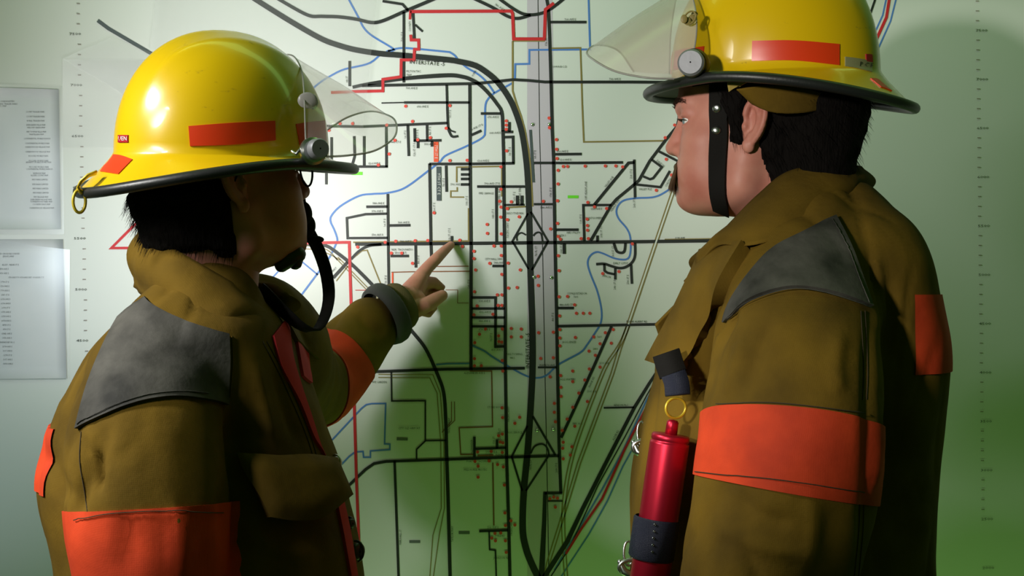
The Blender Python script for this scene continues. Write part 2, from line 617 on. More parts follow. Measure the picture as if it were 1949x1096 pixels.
def clear(name, tint, haze_col, haze, rough=0.08):
    """clear plastic sheet: mostly see-through, a gloss that grows at grazing angles, a little dust"""
    m = bpy.data.materials.new(name); m.use_nodes = True
    N, L = m.node_tree.nodes, m.node_tree.links
    N.remove(N['Principled BSDF'])
    out = N['Material Output']
    tr = N.new('ShaderNodeBsdfTransparent'); tr.inputs[0].default_value = (*tint, 1)
    df = N.new('ShaderNodeBsdfDiffuse'); df.inputs[0].default_value = (*haze_col, 1)
    gl = N.new('ShaderNodeBsdfGlossy'); gl.inputs['Roughness'].default_value = rough
    lw = N.new('ShaderNodeLayerWeight'); lw.inputs[0].default_value = 0.5
    pw = N.new('ShaderNodeMath'); pw.operation = 'POWER'; pw.inputs[1].default_value = 4.0
    fr = N.new('ShaderNodeMath'); fr.operation = 'MULTIPLY_ADD'; fr.inputs[1].default_value = 0.55; fr.inputs[2].default_value = 0.02
    L.new(lw.outputs['Facing'], pw.inputs[0]); L.new(pw.outputs[0], fr.inputs[0])
    m1 = N.new('ShaderNodeMixShader'); m1.inputs[0].default_value = haze
    L.new(tr.outputs[0], m1.inputs[1]); L.new(df.outputs[0], m1.inputs[2])
    m2 = N.new('ShaderNodeMixShader')
    L.new(fr.outputs[0], m2.inputs[0]); L.new(m1.outputs[0], m2.inputs[1]); L.new(gl.outputs[0], m2.inputs[2])
    L.new(m2.outputs[0], out.inputs[0])
    return m


M['visor_clear'] = clear('clear_visor', (0.93, 0.91, 0.90), (0.7, 0.68, 0.66), 0.13)
M['visor_smoke'] = clear('dusty_visor', (0.85, 0.84, 0.80), (0.64, 0.60, 0.52), 0.46, 0.2)
M['visor_edge'] = clear('visor_edge', (0.5, 0.48, 0.46), (0.5, 0.48, 0.45), 0.45, 0.2)
M['acetate'] = clear('clear_acetate', (0.985, 0.985, 0.985), (0.85, 0.85, 0.85), 0.03, 0.22)
M['lens'] = clear('spectacle_lens', (0.93, 0.92, 0.92), (0.6, 0.6, 0.6), 0.03, 0.03)
def worn_yellow():
    """scuffs: small grey-black rub marks in the paint"""
    N, L, b = nodes(M['yellow'])
    tc = N.new('ShaderNodeTexCoord')
    mp = N.new('ShaderNodeMapping'); mp.inputs['Scale'].default_value = (1.0, 1.0, 2.2)
    L.new(tc.outputs['Object'], mp.inputs[0])
    n1 = N.new('ShaderNodeTexNoise'); n1.inputs['Scale'].default_value = 26; n1.inputs['Detail'].default_value = 9; n1.inputs['Roughness'].default_value = 0.75
    L.new(mp.outputs[0], n1.inputs['Vector'])
    r = N.new('ShaderNodeValToRGB')
    r.color_ramp.elements[0].position = 0.62; r.color_ramp.elements[0].color = (0, 0, 0, 1)
    r.color_ramp.elements[1].position = 0.72; r.color_ramp.elements[1].color = (1, 1, 1, 1)
    L.new(n1.outputs['Fac'], r.inputs[0])
    mx = N.new('ShaderNodeMix'); mx.data_type = 'RGBA'
    mx.inputs[6].default_value = (0.66, 0.43, 0.003, 1); mx.inputs[7].default_value = (0.16, 0.12, 0.03, 1)
    L.new(r.outputs[0], mx.inputs[0]); L.new(mx.outputs[2], b.inputs['Base Color'])


worn_yellow()

for k, sp in (('canvas', .12), ('orange', .15), ('leather', .25), ('strap', .2), ('navy', .25), ('lining', .15), ('knit', .1), ('skin', .32), ('hair', .08), ('liner', .05), ('trouser', .1)):
    nodes(M[k])[2].inputs['Specular IOR Level'].default_value = sp

# ------------------------------------------------------------------ the setting: wall and floor
def box(name, lo, hi, m, parent=None, bev=0.0):
    v = [(x, y, z) for x in (lo[0], hi[0]) for y in (lo[1], hi[1]) for z in (lo[2], hi[2])]
    f = [(0, 1, 3, 2), (4, 6, 7, 5), (0, 4, 5, 1), (2, 3, 7, 6), (0, 2, 6, 4), (1, 5, 7, 3)]
    return mk(name, v, f, m, parent, smooth=False)


tag(box('wall_back', (-2.6, WALL + 0.03, 0), (2.6, WALL + 0.15, 2.9), M['wall']), kind='structure')
tag(box('floor', (-2.6, -2.6, -0.1), (2.6, WALL + 0.15, 0.0), M['floor']), kind='structure')
tag(box('baseboard_back', (-2.6, WALL + 0.018, 0), (2.6, WALL + 0.03, 0.1), M['slate']), kind='structure')

# ------------------------------------------------------------------ the map
board = empty('wall_map', (0, WALL, 1.45), 'large white wall map of black streets, blue rivers and red dots behind the two firefighters', 'map')
seam = 1031
MPX = (WALL - CAM.y) / FPX                      # metres per pixel on the map


def panel(x0, x1):
    a = P(x0, -420, WALL); b = P(x1, 1420, WALL)
    v = [(x, y, z) for x in (a.x, b.x) for y in (WALL, WALL + 0.03) for z in (b.z, a.z)]
    f = [(0, 1, 3, 2), (4, 6, 7, 5), (0, 4, 5, 1), (2, 3, 7, 6), (0, 2, 6, 4), (1, 5, 7, 3)]
    o = mk('map_panel', v, f, M['board'], board, smooth=False)
    return o


panel(-700, seam - 0.7); panel(seam + 0.7, 2700)
# lavender tape over the joint of the two panels, with its dark seam line
LAY = {'strip': 0.3, 'shadedgreenprint': 0.5, 'greenprint': 0.5, 'blue': 0.6, 'olive': 0.8, 'brown': 0.8, 'black': 1.0, 'slate': 1.1, 'red': 1.2,
       'orangeprint': 1.2, 'white': 1.35, 'ink': 1.5, 'faint': 1.5, 'dotred': 1.6}


def poly_strip(pts, w, y):
    """flat strip along wall-plane pixel points with mitred joins"""
    q = [np.array(p, float) for p in pts]
    n = len(q)
    v, f = [], []
    ws = [w] * n if not hasattr(w, '__len__') else catmull([(x, 0) for x in w], n)[:, 0] if len(w) != n else w
    for i in range(n):
        t0 = q[i] - q[i - 1] if i > 0 else q[1] - q[0]
        t1 = q[i + 1] - q[i] if i < n - 1 else q[-1] - q[-2]
        t0 = t0 / (np.linalg.norm(t0) + 1e-9); t1 = t1 / (np.linalg.norm(t1) + 1e-9)
        n0 = np.array([-t0[1], t0[0]]); n1 = np.array([-t1[1], t1[0]])
        b = n0 + n1
        b = b / (np.linalg.norm(b) + 1e-9)
        k = ws[i] / 2 / max(0.45, b.dot(n0))
        for s in (-1, 1):
            v.append(P(q[i][0] + s * b[0] * k, q[i][1] + s * b[1] * k, WALL - y * 0.001))
    for i in range(n - 1):
        f.append((2 * i, 2 * i + 1, 2 * i + 3, 2 * i + 2))
    return v, f


def line(kind, w, pts, curve=False, name=None):
    nm = name or {'black': 'road_line', 'blue': 'river_line', 'red': 'boundary_line', 'olive': 'pipe_line', 'brown': 'district_line',
                  'shadedgreenprint': 'map_mark', 'greenprint': 'map_mark', 'slate': 'road_line', 'orangeprint': 'map_mark', 'white': 'label_plate', 'faint': 'scale_tick', 'ink': 'scale_tick'}[kind]
    if curve:
        pts = [tuple(p) for p in catmull(pts, max(10, 6 * len(pts)))]
    v, f = poly_strip(pts, w, LAY[kind])
    return mk(nm, v, f, M[kind], board, smooth=False)


mk('joint_tape', [P(1003, -420, WALL - .0003), P(1045, -420, WALL - .0003), P(1072, 1420, WALL - .0003), P(1004, 1420, WALL - .0003)], [(0, 1, 2, 3)], M['strip'], board, smooth=False)
mk('seam_line', *poly_strip([(1023, -420), (1024, 0), (1027, 250), (1032.5, 465), (1037.5, 718), (1042, 935), (1050, 1420)], 1.6, 0.45), M['ink'], board, smooth=False)

K = 'black'
# interstate and the big curves
line(K, (10, 11, 11, 11.5, 12, 12.5, 13), [(470, -12), (488, 0), (552, 40), (610, 73), (644, 86), (678, 95), (724, 102), (769, 105.5), (850, 113.5), (868, 116), (903, 124), (925, 137), (946, 155), (966, 182), (980, 210), (993, 251), (1001, 302), (1005, 353), (1007.5, 430), (1009, 500), (1011, 560), (1013, 619), (1013.5, 700), (1009, 790), (1004, 862), (997, 935), (995, 1007), (1001, 1043), (1013, 1075), (1040, 1130)], True, 'interstate_line')
line(K, 6.5, [(515, -12), (533, 0), (585, 28.5), (612, 31), (644, 32), (678, 36.5), (708, 43), (730, 39), (769, 22), (800, 9), (840, -8)], True)
line(K, 5, [(728, 2), (766, 8), (777, 20)])
line(K, 6, [(895, -6), (937, 14), (964, 30), (982, 35), (996, 33), (1010, 28.5)], True)
line(K, 6, [(945, -6), (976, 16), (998, 27), (1023, 27), (1046, 18), (1080, -8)], True)
line(K, 6, [(1039, -10), (1043.5, 14), (1046, 68), (1048.6, 155), (1051, 250), (1053.5, 302), (1056, 455), (1059, 593), (1061, 700), (1064, 844), (1067.5, 938)])
line(K, 5, [(1047, 42), (1116, 42)])
line(K, 5.5, [(689, 163), (800, 161), (903, 159), (937, 156), (976, 151.5), (1005, 153), (1037, 156), (1200, 156), (1330, 157), (1640, 160)])
line(K, (6, 8, 7, 6, 6, 6), [(671, 166), (700, 160), (769, 149.5), (850, 143.3), (880, 146), (898, 152), (914, 162), (932, 180), (946, 198), (955, 214), (957, 250)], True)
line(K, 6, [(957, 248), (958.5, 302), (959, 379), (960, 462), (961.6, 593), (961.8, 700), (964.6, 880), (968, 989), (971, 1110)])
line(K, 5, [(665.5, 116), (665.5, 164)])
line(K, 5, [(768.5, 22), (768.5, 157)])
line(K, 5, [(786, 25), (788.6, 73)])
line(K, 4, [(790, 47), (804.6, 60)])
line(K, 2.4, [(726, 196), (769, 195)])
line(K, 4.6, [(769, 195), (894, 195)])
line(K, 5, [(500, 241), (620, 240), (689, 241), (757, 238), (852, 234)])
line(K, 4.6, [(850, 161), (851.5, 215), (853, 243), (855.6, 252), (861, 260), (872, 259)], True)
line(K, 3, [(853, 242), (858, 248.6), (867, 251.6)])
line(K, 6, [(894, 161), (894.5, 250), (895, 353), (896.5, 465), (896.5, 695), (896.5, 704)])
line(K, 5, [(631, 261), (631, 315)])
line(K, 5, [(674, 259), (675, 297), (670, 315)])
line(K, 5, [(693, 259), (693, 315)])
line(K, 5, [(735, 240), (735.5, 318)])
line(K, 4.8, [(500, 318), (612, 317), (738, 317)])
line(K, 5, [(621, 319), (621, 351)])
line(K, 5, [(776, 238), (778, 297)])
line(K, 5, [(789, 244), (789.6, 268)])
line(K, 5, [(787, 268), (840, 267)])
line(K, 5, [(795.5, 268), (795.5, 282)])
line(K, 4.6, [(812.5, 238), (813, 268)])
line(K, 5, [(822, 268), (822, 279)])
line(K, 5.2, [(817, 312), (899, 311.8), (979, 310.5)])
line(K, 5.5, [(817.5, 311), (820, 461), (821, 489)])
line(K, 5, [(849, 315), (850, 365)])
for y in (322, 332, 340.5, 351):
    line(K, 5, [(877, y), (894, y)])
line(K, 5, [(738, 369), (739, 480), (740, 546)])
line(K, 5, [(697, 393.5), (738, 393)])
line(K, 4.6, [(737, 406.5), (696, 407.5), (660, 415), (661.5, 453), (738, 452.5)])
line(K, 5, [(740.5, 429), (781, 428.5)])
line(K, 6.4, [(676, 464.5), (760, 464), (900, 463), (1100, 461), (1204, 460), (1357, 458), (1450, 457), (1720, 455)])
line(K, 6.5, [(420, 455), (500, 458), (560, 462), (603, 466), (622, 468), (641.6, 481), (664.6, 499), (686, 519), (716, 550), (750, 588), (783, 629), (810, 663.5), (833, 713), (844.6, 748), (848.5, 800), (850, 860), (853, 953), (857, 1110)], True)
line(K, 5, [(726, 465), (701, 468), (683, 478), (668, 493)], True)
line(K, 6, [(634, 528.6), (661, 499)])
line(K, 5, [(791, 467), (791.5, 509)])
line(K, 5, [(743, 487), (778, 487)])
line(K, 5, [(860, 449), (860, 463)])
line(K, 5.4, [(440, 713), (600, 710), (729, 706.5), (850, 702.5), (960, 701), (999, 700.5)])
line(K, 5, [(915, 216), (953, 216)])
line(K, 5, [(897, 257), (916, 248.5)])
line(K, 5, [(969.5, 232), (969.5, 251)])
line(K, 5, [(960, 251), (976.5, 251)])
line(K, 5, [(960, 261), (976.3, 260.5), (977, 311)])
line('slate', 5, [(1009.5, 247), (1015.5, 347)])
line(K, 5, [(1015, 310), (1040, 310), (1100, 310), (1185.6, 309)])
line(K, 5, [(908, 355), (999, 355)])
line(K, 5, [(944.5, 357), (945, 460)])
line(K, 4, [(960, 390), (998, 389.5)])
line(K, 5.5, [(984.5, 372), (984.5, 390)]); line(K, 5.5, [(993.5, 372), (993.5, 390)])
line(K, 4.5, [(1016, 388.5), (1052, 388.5)])
line(K, 3.6, [(1005, 406), (975, 459), (1006, 512)])
line(K, 4, [(1010, 403), (1043, 459), (1012, 514)])
line(K, 3, [(984, 458), (983.5, 450), (987, 445), (993, 443), (1001, 447)], True)
line(K, 3.4, [(1015, 449), (1019, 444), (1025, 442), (1030, 445.5), (1032.6, 459)], True)
line(K, 5, [(1058, 437), (1101, 437)])
line(K, 6, [(1073.5, 463), (1074, 483)])
line(K, 5, [(1056.6, 293.5), (1107, 293)])
line(K, 5.5, [(1131, 389.5), (1196, 310), (1208, 309)])
line(K, 5, [(1207, 303.5), (1208.6, 376)])
line(K, 4.6, [(1112, 459), (1110, 390.3), (1164, 390)])
line(K, 5.5, [(1124, 458), (1162, 392), (1173, 379), (1207, 351), (1216, 343), (1236, 307), (1267, 266), (1289, 240), (1292, 226), (1292, 205)])
line(K, 4.6, [(1254, 288), (1283, 303), (1310, 317)])
line(K, 4.6, [(1240, 303.5), (1259.5, 318), (1243, 339), (1237, 341), (1224, 335.5)])
line(K, 4.6, [(1211, 351), (1257, 356), (1275, 325)])
line(K, 5, [(1137, 448), (1137, 460)])
line(K, 5, [(1168, 462), (1171.5, 473), (1175, 479), (1183, 481), (1188.5, 477), (1190.5, 462)], True)
line(K, 5, [(1208.6, 462), (1208.5, 486), (1203, 499), (1191, 508), (1178, 510), (1162.6, 506), (1150, 502), (1134.5, 502.6)], True)
line(K, 4.6, [(1150, 502), (1150.5, 515), (1156, 519), (1170, 522)])
line(K, 4.8, [(1171, 510), (1171, 532)])
line(K, 5, [(1201, 503), (1202.7, 540)])
line(K, 5, [(1061, 586), (1092, 586)])
line(K, 5.2, [(1061, 620.6), (1252, 617), (1720, 611)])
line(K, 5.6, [(1164, 621), (1129, 700), (1068, 833)])
line(K, 5, [(897, 566), (943, 566), (943, 659.5), (960, 659)])
for y in (587, 604, 621):
    line(K, 4.6, [(897, y), (961, y)])
line(K, 5, [(937, 506), (960, 506)])
line(K, 3.6, [(1023.6, 699), (1060, 699)])
line(K, 5.4, [(470, 1150), (600, 1000), (647, 940), (678, 910), (696, 893), (712, 882), (735, 878), (840, 874.5), (966, 870), (1064, 867)])
line(K, 4.8, [(751, 877), (759, 1110)])
line(K, 3, [(744.6, 707), (745.6, 763), (809.6, 762.5), (809.6, 838.5), (849, 838)])
line(K, 3, [(810, 838.5), (792.8, 855), (793, 874)])
line(K, 5, [(903, 831), (903, 870)]); line(K, 4.6, [(904, 854), (963, 852)]); line(K, 5, [(946, 836.5), (946, 853)])
line(K, 5, [(912, 1010.6), (967, 1009)]); line(K, 3, [(931, 1011), (932, 1046), (943, 1047), (945, 1110)])
line(K, 4.2, [(1014, 792), (1057, 866)]); line(K, 3.8, [(1004, 810), (974, 869), (994, 934)])
line(K, 3.8, [(1043, 869), (1001, 934)])
line(K, 3.4, [(1010, 863), (1017, 850), (1028, 845), (1037, 847), (1043, 856), (1045, 867)], True)
line(K, 5, [(1037, 938.5), (1070, 938)]); line(K, (7, 8, 10, 11), [(1037.5, 936), (1036, 989), (1033, 1050), (1030, 1110)]); line(K, 2.6, [(1042, 953.5), (1071, 953.5)])
line(K, 3.4, [(1149, 776), (1207, 775)])
line(K, (4, 4.5, 5, 5, 6, 8, 10), [(1653, 36), (1440, 390), (1262, 690), (1236, 729), (1207, 776), (1153, 881), (1109.5, 967), (1080, 1030), (1041, 1090), (1025, 1115)])
line(K, 2.2, [(1448, 395), (1255, 712), (1232, 750), (1190, 830), (1138, 924), (1084, 1043), (1040, 1110)])
line(K, 4, [(1668, -8), (1653, 36)]); line(K, 4, [(1645.5, -8), (1645.5, 10)])
line('slate', 7, [(186, 39), (206, 54), (281, 98), (330, 125)])
# rivers and canals
B = 'blue'
line(B, 3.6, [(660, -8), (682.6, 34), (692, 52.5), (708, 68), (749, 93.5), (738, 97)], True)
line(B, 3.6, [(735, 98), (758, 92), (781, 92), (850, 98.5), (857, 100), (866, 106), (873, 115), (889, 129), (909.5, 141), (926, 156), (941, 177)], True)
line(B, 3.6, [(977, 157), (941, 177), (929, 188), (923.5, 203), (923, 250), (918, 262), (888, 278), (848, 296), (838, 307), (815, 325), (771, 357), (738, 367), (710, 369), (684, 372.5), (651, 390), (633, 407), (628.6, 420), (636, 437), (642, 455), (639, 465), (626, 491), (603, 522), (557, 583), (530, 615), (440, 740)], True)
line(B, 3, [(560, 485), (576, 499), (605, 523)]); line(B, 3, [(505, 543), (530, 516), (560, 485)])
line(B, 3.6, [(724, 104), (701, 121), (655, 132), (630, 144), (605, 160), (540, 215), (430, 260)], True)
line(B, 3.6, [(1120, -8), (1123, 94), (1007.5, 95), (1007.5, 121.5), (980.6, 122), (980, 151)])
line(B, 3.4, [(1295, 310), (1288, 330), (1280, 353), (1265, 366), (1244, 375), (1211, 377), (1188, 381), (1177, 390), (1173, 403), (1178, 417), (1193, 435), (1199.6, 452), (1200, 478), (1196, 491), (1185.6, 494), (1168, 491), (1147, 482), (1134.5, 479.6), (1123, 487), (1118.4, 501), (1124, 522), (1137, 555), (1144.7, 590), (1143.4, 614), (1132, 634), (1116.6, 657), (1104, 671), (1064, 693), (1040, 714), (1022, 719), (1004, 716), (977.7, 703), (939, 680), (922, 668), (898, 657)], True)
line(B, 3, [(830, 694), (850, 692), (894, 691.5)])
line(B, 3, [(480, 990), (600, 871), (620, 850), (688, 777), (697, 770), (707, 768), (734, 767.6), (732, 844.6), (742, 845), (742, 855.4), (705, 858), (705, 870), (692, 870), (691, 859), (676, 860), (665, 868), (634, 900), (600, 935), (520, 1010)])
line(B, 3, [(1640, 110), (1440, 430), (1245, 735), (1230.6, 761), (1185, 859), (1146, 931), (1084, 1036), (1055, 1085)])
line(B, 2.6, [(1650, 145), (1455, 455), (1245, 775), (1225, 816), (1185, 888), (1156, 953), (1120, 1018), (1080, 1079), (1060, 1110)])
line(B, 3, [(1688, -8), (1680, 29), (1660, 73), (1640, 110)]); line(B, 3, [(1707, -8), (1695, 40), (1664, 109), (1650, 145)])
# red limits
line('red', 6, [(781, 22), (962, 21), (973, 21), (975.6, 26), (977.4, 74), (1036, 74), (1038, 18), (1054, 6)])
line('red', 4.6, [(781, 20), (780, 37)])
line('red', 5.5, [(781.5, 66), (782.5, 76), (796.6, 76), (797, 93.5), (788.6, 94), (788, 114), (763.5, 114), (763, 146), (728.6, 151), (728.6, 173), (682, 174), (630, 176)])
line('red', 5.5, [(300, 385), (272, 412), (212, 472), (300, 471.5), (420, 466), (570, 462.5), (664.5, 461), (667, 545), (670, 640), (674, 765), (678, 902), (686, 1110)])
line('red', 4.6, [(1640, 125), (1450, 430), (1245, 745), (1229, 778), (1189, 855), (1146, 949), (1106, 1007), (1077, 1054)])
line('red', 5.4, [(1693.5, -8), (1687, 33), (1662, 87.6), (1640, 125)])
line('red', 1.2, [(676, 552), (716, 552)])
# pipelines and district limits
O = 'olive'
line(O, 3.4, [(975.6, 78), (975.6, 173), (982.5, 196), (991.5, 221), (998.5, 247), (1006, 285), (1010.5, 325), (1013.5, 393)])
line(O, 2.6, [(976, 78), (1037, 78)])
line(O, 3, [(1049, 92), (1104.5, 91), (1106.7, 155), (1108, 200), (1111, 270), (1266, 267.7), (1290, 241)])
line(O, 2.8, [(869, 347), (869, 318), (955, 316.5), (955, 374)])
line(O, 2.6, [(870, 356), (870, 363.5), (857.7, 363.5), (857.7, 375), (883, 375)])
line(O, 3, [(891.8, 396), (892, 458.5), (672, 461)])
line(O, 3, [(961, 395), (1000, 393)])
line(O, 2.4, [(1265, 455.5), (1450, 453)])
for dx in (-3, 3):
    line(O, 2.2, [(1293 + dx, 325), (1283 + dx, 358), (1242 + dx, 480), (1196 + dx, 617), (1180 + dx, 655), (1157 + dx, 690), (1142 + dx, 722), (1109 + dx, 808), (1088 + dx, 873), (1076 + dx, 935), (1072 + dx, 1000), (1078 + dx, 1110)], True)
    line(O, 2.2, [(1196 + dx, 619), (1180 + dx, 662), (1165 + dx, 712), (1102 + dx, 881), (1076 + dx, 967), (1044 + dx, 1070), (1035 + dx, 1110)])
    line(O, 1.8, [(640 + dx, 489), (705 + dx, 556), (760, 615)], False)
    line(O, 2.0, [(565, 470 + dx), (600, 472 + dx), (625, 480 + dx), (645 + dx, 495)], True)
line('white', 3.0, [(1288, 345), (1242, 480), (1196, 617)], False, 'pipe_fill')
line(O, 2.4, [(673, 490), (688.5, 477), (698.7, 476), (725.6, 543), (740, 543)])
line(O, 2, [(640, 534.5), (662, 506)])
for k, (dx, dy) in enumerate(((0, 0), (-6, 6))):
    line(O, 1.6, [(720, 712 + dy), (824 + dx, 713 + dy), (838 + dx, 748), (845 + dx, 844), (846 + dx, 967), (836 + dx * 2, 1018), (823 + dx, 1110)])
line('brown', 1.4, [(859.5, 764), (859.5, 801), (841, 823)]); line('brown', 1.4, [(865, 764), (865.6, 800), (848, 817)])
line('brown', 2, [(745, 518), (783, 517), (895, 516)]); line('brown', 1.8, [(829, 507), (892, 506.4)])
line('brown', 1.2, [(848, 551.6), (871, 551.6), (871, 576.6), (892, 576.6)])
line('orangeprint', 3, [(747, 519), (747, 543)])
line('brown', 2.2, [(894, 706), (935.7, 706), (937.5, 812), (874, 814), (877, 865), (901, 865)])
line('brown', 2.6, [(909, 867), (939, 866)]); line('brown', 2.6, [(938, 880.6), (940, 1000)])
# printed blocks
line('greenprint', 6, [(669, 330), (690, 330)]); line('greenprint', 5.6, [(1080.5, 374.5), (1101, 374.5)])
line('shadedgreenprint', 5.5, [(755, 835), (776, 835.5)]); line('shadedgreenprint', 5.5, [(779, 1030.5), (800, 1030.5)]); line('shadedgreenprint', 5.5, [(873, 1013.5), (894, 1013.5)])
line('orangeprint', 9, [(830, 270), (830, 308)]); line('slate', 9, [(835, 317), (835.5, 382)])

# red hydrant dots: one shared disc
DOTS = '''772,202 785,231 647,235 671,235 736,238 856,201 849,244 963.5,230 963.5,238 963.5,246 1045,224.6 1045.6,243 795,266 819,262 751.5,267
740.6,293 615,312 643,312 720,314 856,305.5 889,305 826,405 626,248 733,461 753,459 790,458 814,457.6 875,457 845,470 880,469 680.5,470 964,287
953.4,317.5 953.4,360 951,383 953.4,394 973,384 965.7,397 952.7,413 988,412.5 965.7,418 927,427 927.4,444 954,445 940,468 954,468 902,478
1059,265.6 1059.4,284 1060,301.6 1072,316.7 1080,316.7 1062,324 1062,350 1061,382 1034,383 1061,425 1048,435.5 1062.5,450 1066.5,455 1284,238
1266,262 1113.6,316 1152,315.7 1172,315.7 1185,317.5 1268,303 1278,333 1249,362 1118.7,385 1131.4,393.6 1154.4,396.7 1117.4,417 1118,429
1118,438 1106,454 1119.7,454 1203.5,464 744.7,481.6 764.4,481.6 785,501 954,486 902,492 932,501 967,500.5 990,513.5 905,513.5 955,522
1024,525.5 1024.4,543 967.5,548 984,547 946.5,561 955,561 903,555 948,581 955,581 908,582 938,598 902,599 956,626 924,626 973,625 992,626
912.6,636 949,639 973,641 992,641 949.6,650 955,651 903.6,652 956,686 903,682.6 903,696 916,696 1029,682 1053,680.6 1025,633 1053,632 957,706
1062.5,486.5 1064,515 1147,520.5 1178,516.6 1064,564.6 1080,564 1093.6,580 1065,601 1097,596 1110,596 1122.5,596 1065.5,627 1065.5,643
1095,642 1130,641 1152,633 1167,627 1142,654 1163.4,653 1065.5,658 1121,668 1133,676 1121.7,702 1142,698.5 1090,706 1067,714.6 1047,717
1090,726 1067.5,737 1068,754 1055,767.5 1090,775 1055,784.5 1079.4,797.5 1057,802.6 1070,819 1094,811 1072,841.6 1071,853 1088.5,850
1085.6,866 1072,873 955.6,776 956.6,794.6 989,794 980,805.5 956,826 949,829 952,841 957,842.6 909,860 935,859 956,861 904,878 931,877
910,887 910,908 947,884 958,888.5 960,923 961,976 972.5,991 962,1000 980,999 942,1015 953,1014 936,1024 943,1029 962,1029 963.5,1051
1046.6,949 1054,946 1061,948 1057,965 1113,723 1101.6,748 1118,764'''
me_dot = bpy.data.meshes.new('hydrant_dot')
_r = 3.1 * MPX
me_dot.from_pydata([(_r * math.cos(2 * math.pi * k / 14), 0, _r * math.sin(2 * math.pi * k / 14)) for k in range(14)], [], [tuple(range(14))])
me_dot.materials.append(M['dotred'])
for s in DOTS.split():
    x, y = map(float, s.split(','))
    o = bpy.data.objects.new('hydrant_dot', me_dot)
    COL.objects.link(o); o.parent = board
    o.location = P(x, y, WALL - LAY['dotred'] * 0.001) - board.location

# lettering
_txt = {}


def text_mesh(s):
    if s not in _txt:
        c = bpy.data.curves.new('t', 'FONT')
        c.body = s; c.size = 1.0; c.align_x = 'CENTER'; c.align_y = 'CENTER'; c.resolution_u = 1
        o = bpy.data.objects.new('t', c); COL.objects.link(o)
        dg = bpy.context.evaluated_depsgraph_get()
        ev = o.evaluated_get(dg); em = ev.to_mesh()
        v = np.empty(len(em.vertices) * 3); em.vertices.foreach_get('co', v)
        f = [tuple(p.vertices) for p in em.polygons]
        ev.to_mesh_clear(); bpy.data.objects.remove(o); bpy.data.curves.remove(c)
        _txt[s] = (v.reshape(-1, 3), f)
    return _txt[s]


def word(s, px, py, cap, rot=0, kind='ink', name='street_name', parent=None, wid=1.0, bold=0.0, y=None, base=None, m=None):
    """flat lettering on the map; cap = letter height in pixels"""
    v, f = text_mesh(s)
    k = cap / 0.70
    a = R(rot)
    q = []
    yy = (WALL - LAY['ink'] * 0.001) if y is None else y
    for x, z, _ in v:
        x2, z2 = x * k * wid, z * k
        q.append(P(px + x2 * math.cos(a) + z2 * math.sin(a), py - z2 * math.cos(a) + x2 * math.sin(a), yy))
    return mk(name, q, f, m or M[kind], parent or board, smooth=False)


H = [('70th AVE E', 783, 168), ('69th AVE E', 804, 203), ('67th AVE E', 938, 223), ('66th AVE E', 942, 253), ('62nd AVE E', 919, 306), ('62nd AVE E', 712, 311),
     ('70th AVE E', 1170, 150.5), ('76th AVE E', 1085, 37), ('58th AVE E', 720, 387), ('57th AVE E', 718, 402), ('56th AVE E', 768, 423.5), ('55th AVE E', 718, 447),
     ('54th AVE E', 772, 459.5), ('NISK. TACH-NATIO', 765, 475), ('53rd AVE E', 762, 481), ('59th AVE E', 868, 351), ('59th AVE CT E', 936, 349.5), ('FIFE GRANGE', 925, 368),
     ('EXECUTIVE INN', 979, 406), ('63rd AVE E', 1070, 288), ('62nd AVE E', 1076, 304), ('58th AVE E', 1039, 395), ('FIFE UTILITY', 1091, 443), ('PLAZA 1', 1068, 448),
     ('55th AVE E', 1135, 397.5), ('MONTGOMERY', 1130, 415), ('VALLEY PLZ', 1228, 360), ('CITY HALL 5400', 939, 493), ('54th AVE', 949, 500), ('50th AVE E', 922, 573),
     ('49th AVE E', 923, 594), ('48th AVE E', 922, 611), ('47th AVE E', 922, 627), ('45th AVE E', 946, 666), ('AAG TOWING', 979, 674), ('4411', 975, 681),
     ('EARLY GYPSY', 1181, 501), ('CONQUISTADOR', 1098, 558.5), ('7601', 1096, 565), ('48th AVE CT E', 1079, 580), ('FRANK ALBERT RD', 1212, 612), ('JAGG SENSEI', 1083, 651),
     ('5601', 1141, 641), ('5403', 1133, 664), ('5101 A-B', 1150, 691), ('ALEXANDER AVE E', 903, 710), ('FIFE GARDEN', 722, 727), ('STORE HOUSE', 943, 775), ('CITY OLD AIRPORT', 779, 815),
     ('PORT OF TACOMA RD', 912, 878), ('MILE HORSE PROTEC', 905, 894), ('20th AVE E', 935, 860), ('JAGG SERVICE', 979, 823), ('20th AVE E', 938, 1004), ('PYRAMID', 952, 1020),
     ('JOHNSON INC', 955, 1062), ('BENSON PLC', 1182, 771), ('JAGG WATERS', 1080, 722), ('5305 A-B', 1126, 745), ('5501 A-C', 1099, 806), ('WAPATO AVE', 1041, 695),
     ('FRIENDSHIP', 955, 866), ('1004 A-B-C-D', 1065, 127), ('MILTON TAC.', 787, 136), ('TWP', 778, 143), ('59th AVE E', 818, 274.5), ('64th AVE CT E', 748, 270.5), ('LUX AVE', 1294, 453)]
for s, x, y in H:
    word(s, x, y, 4.0, wid=0.82)
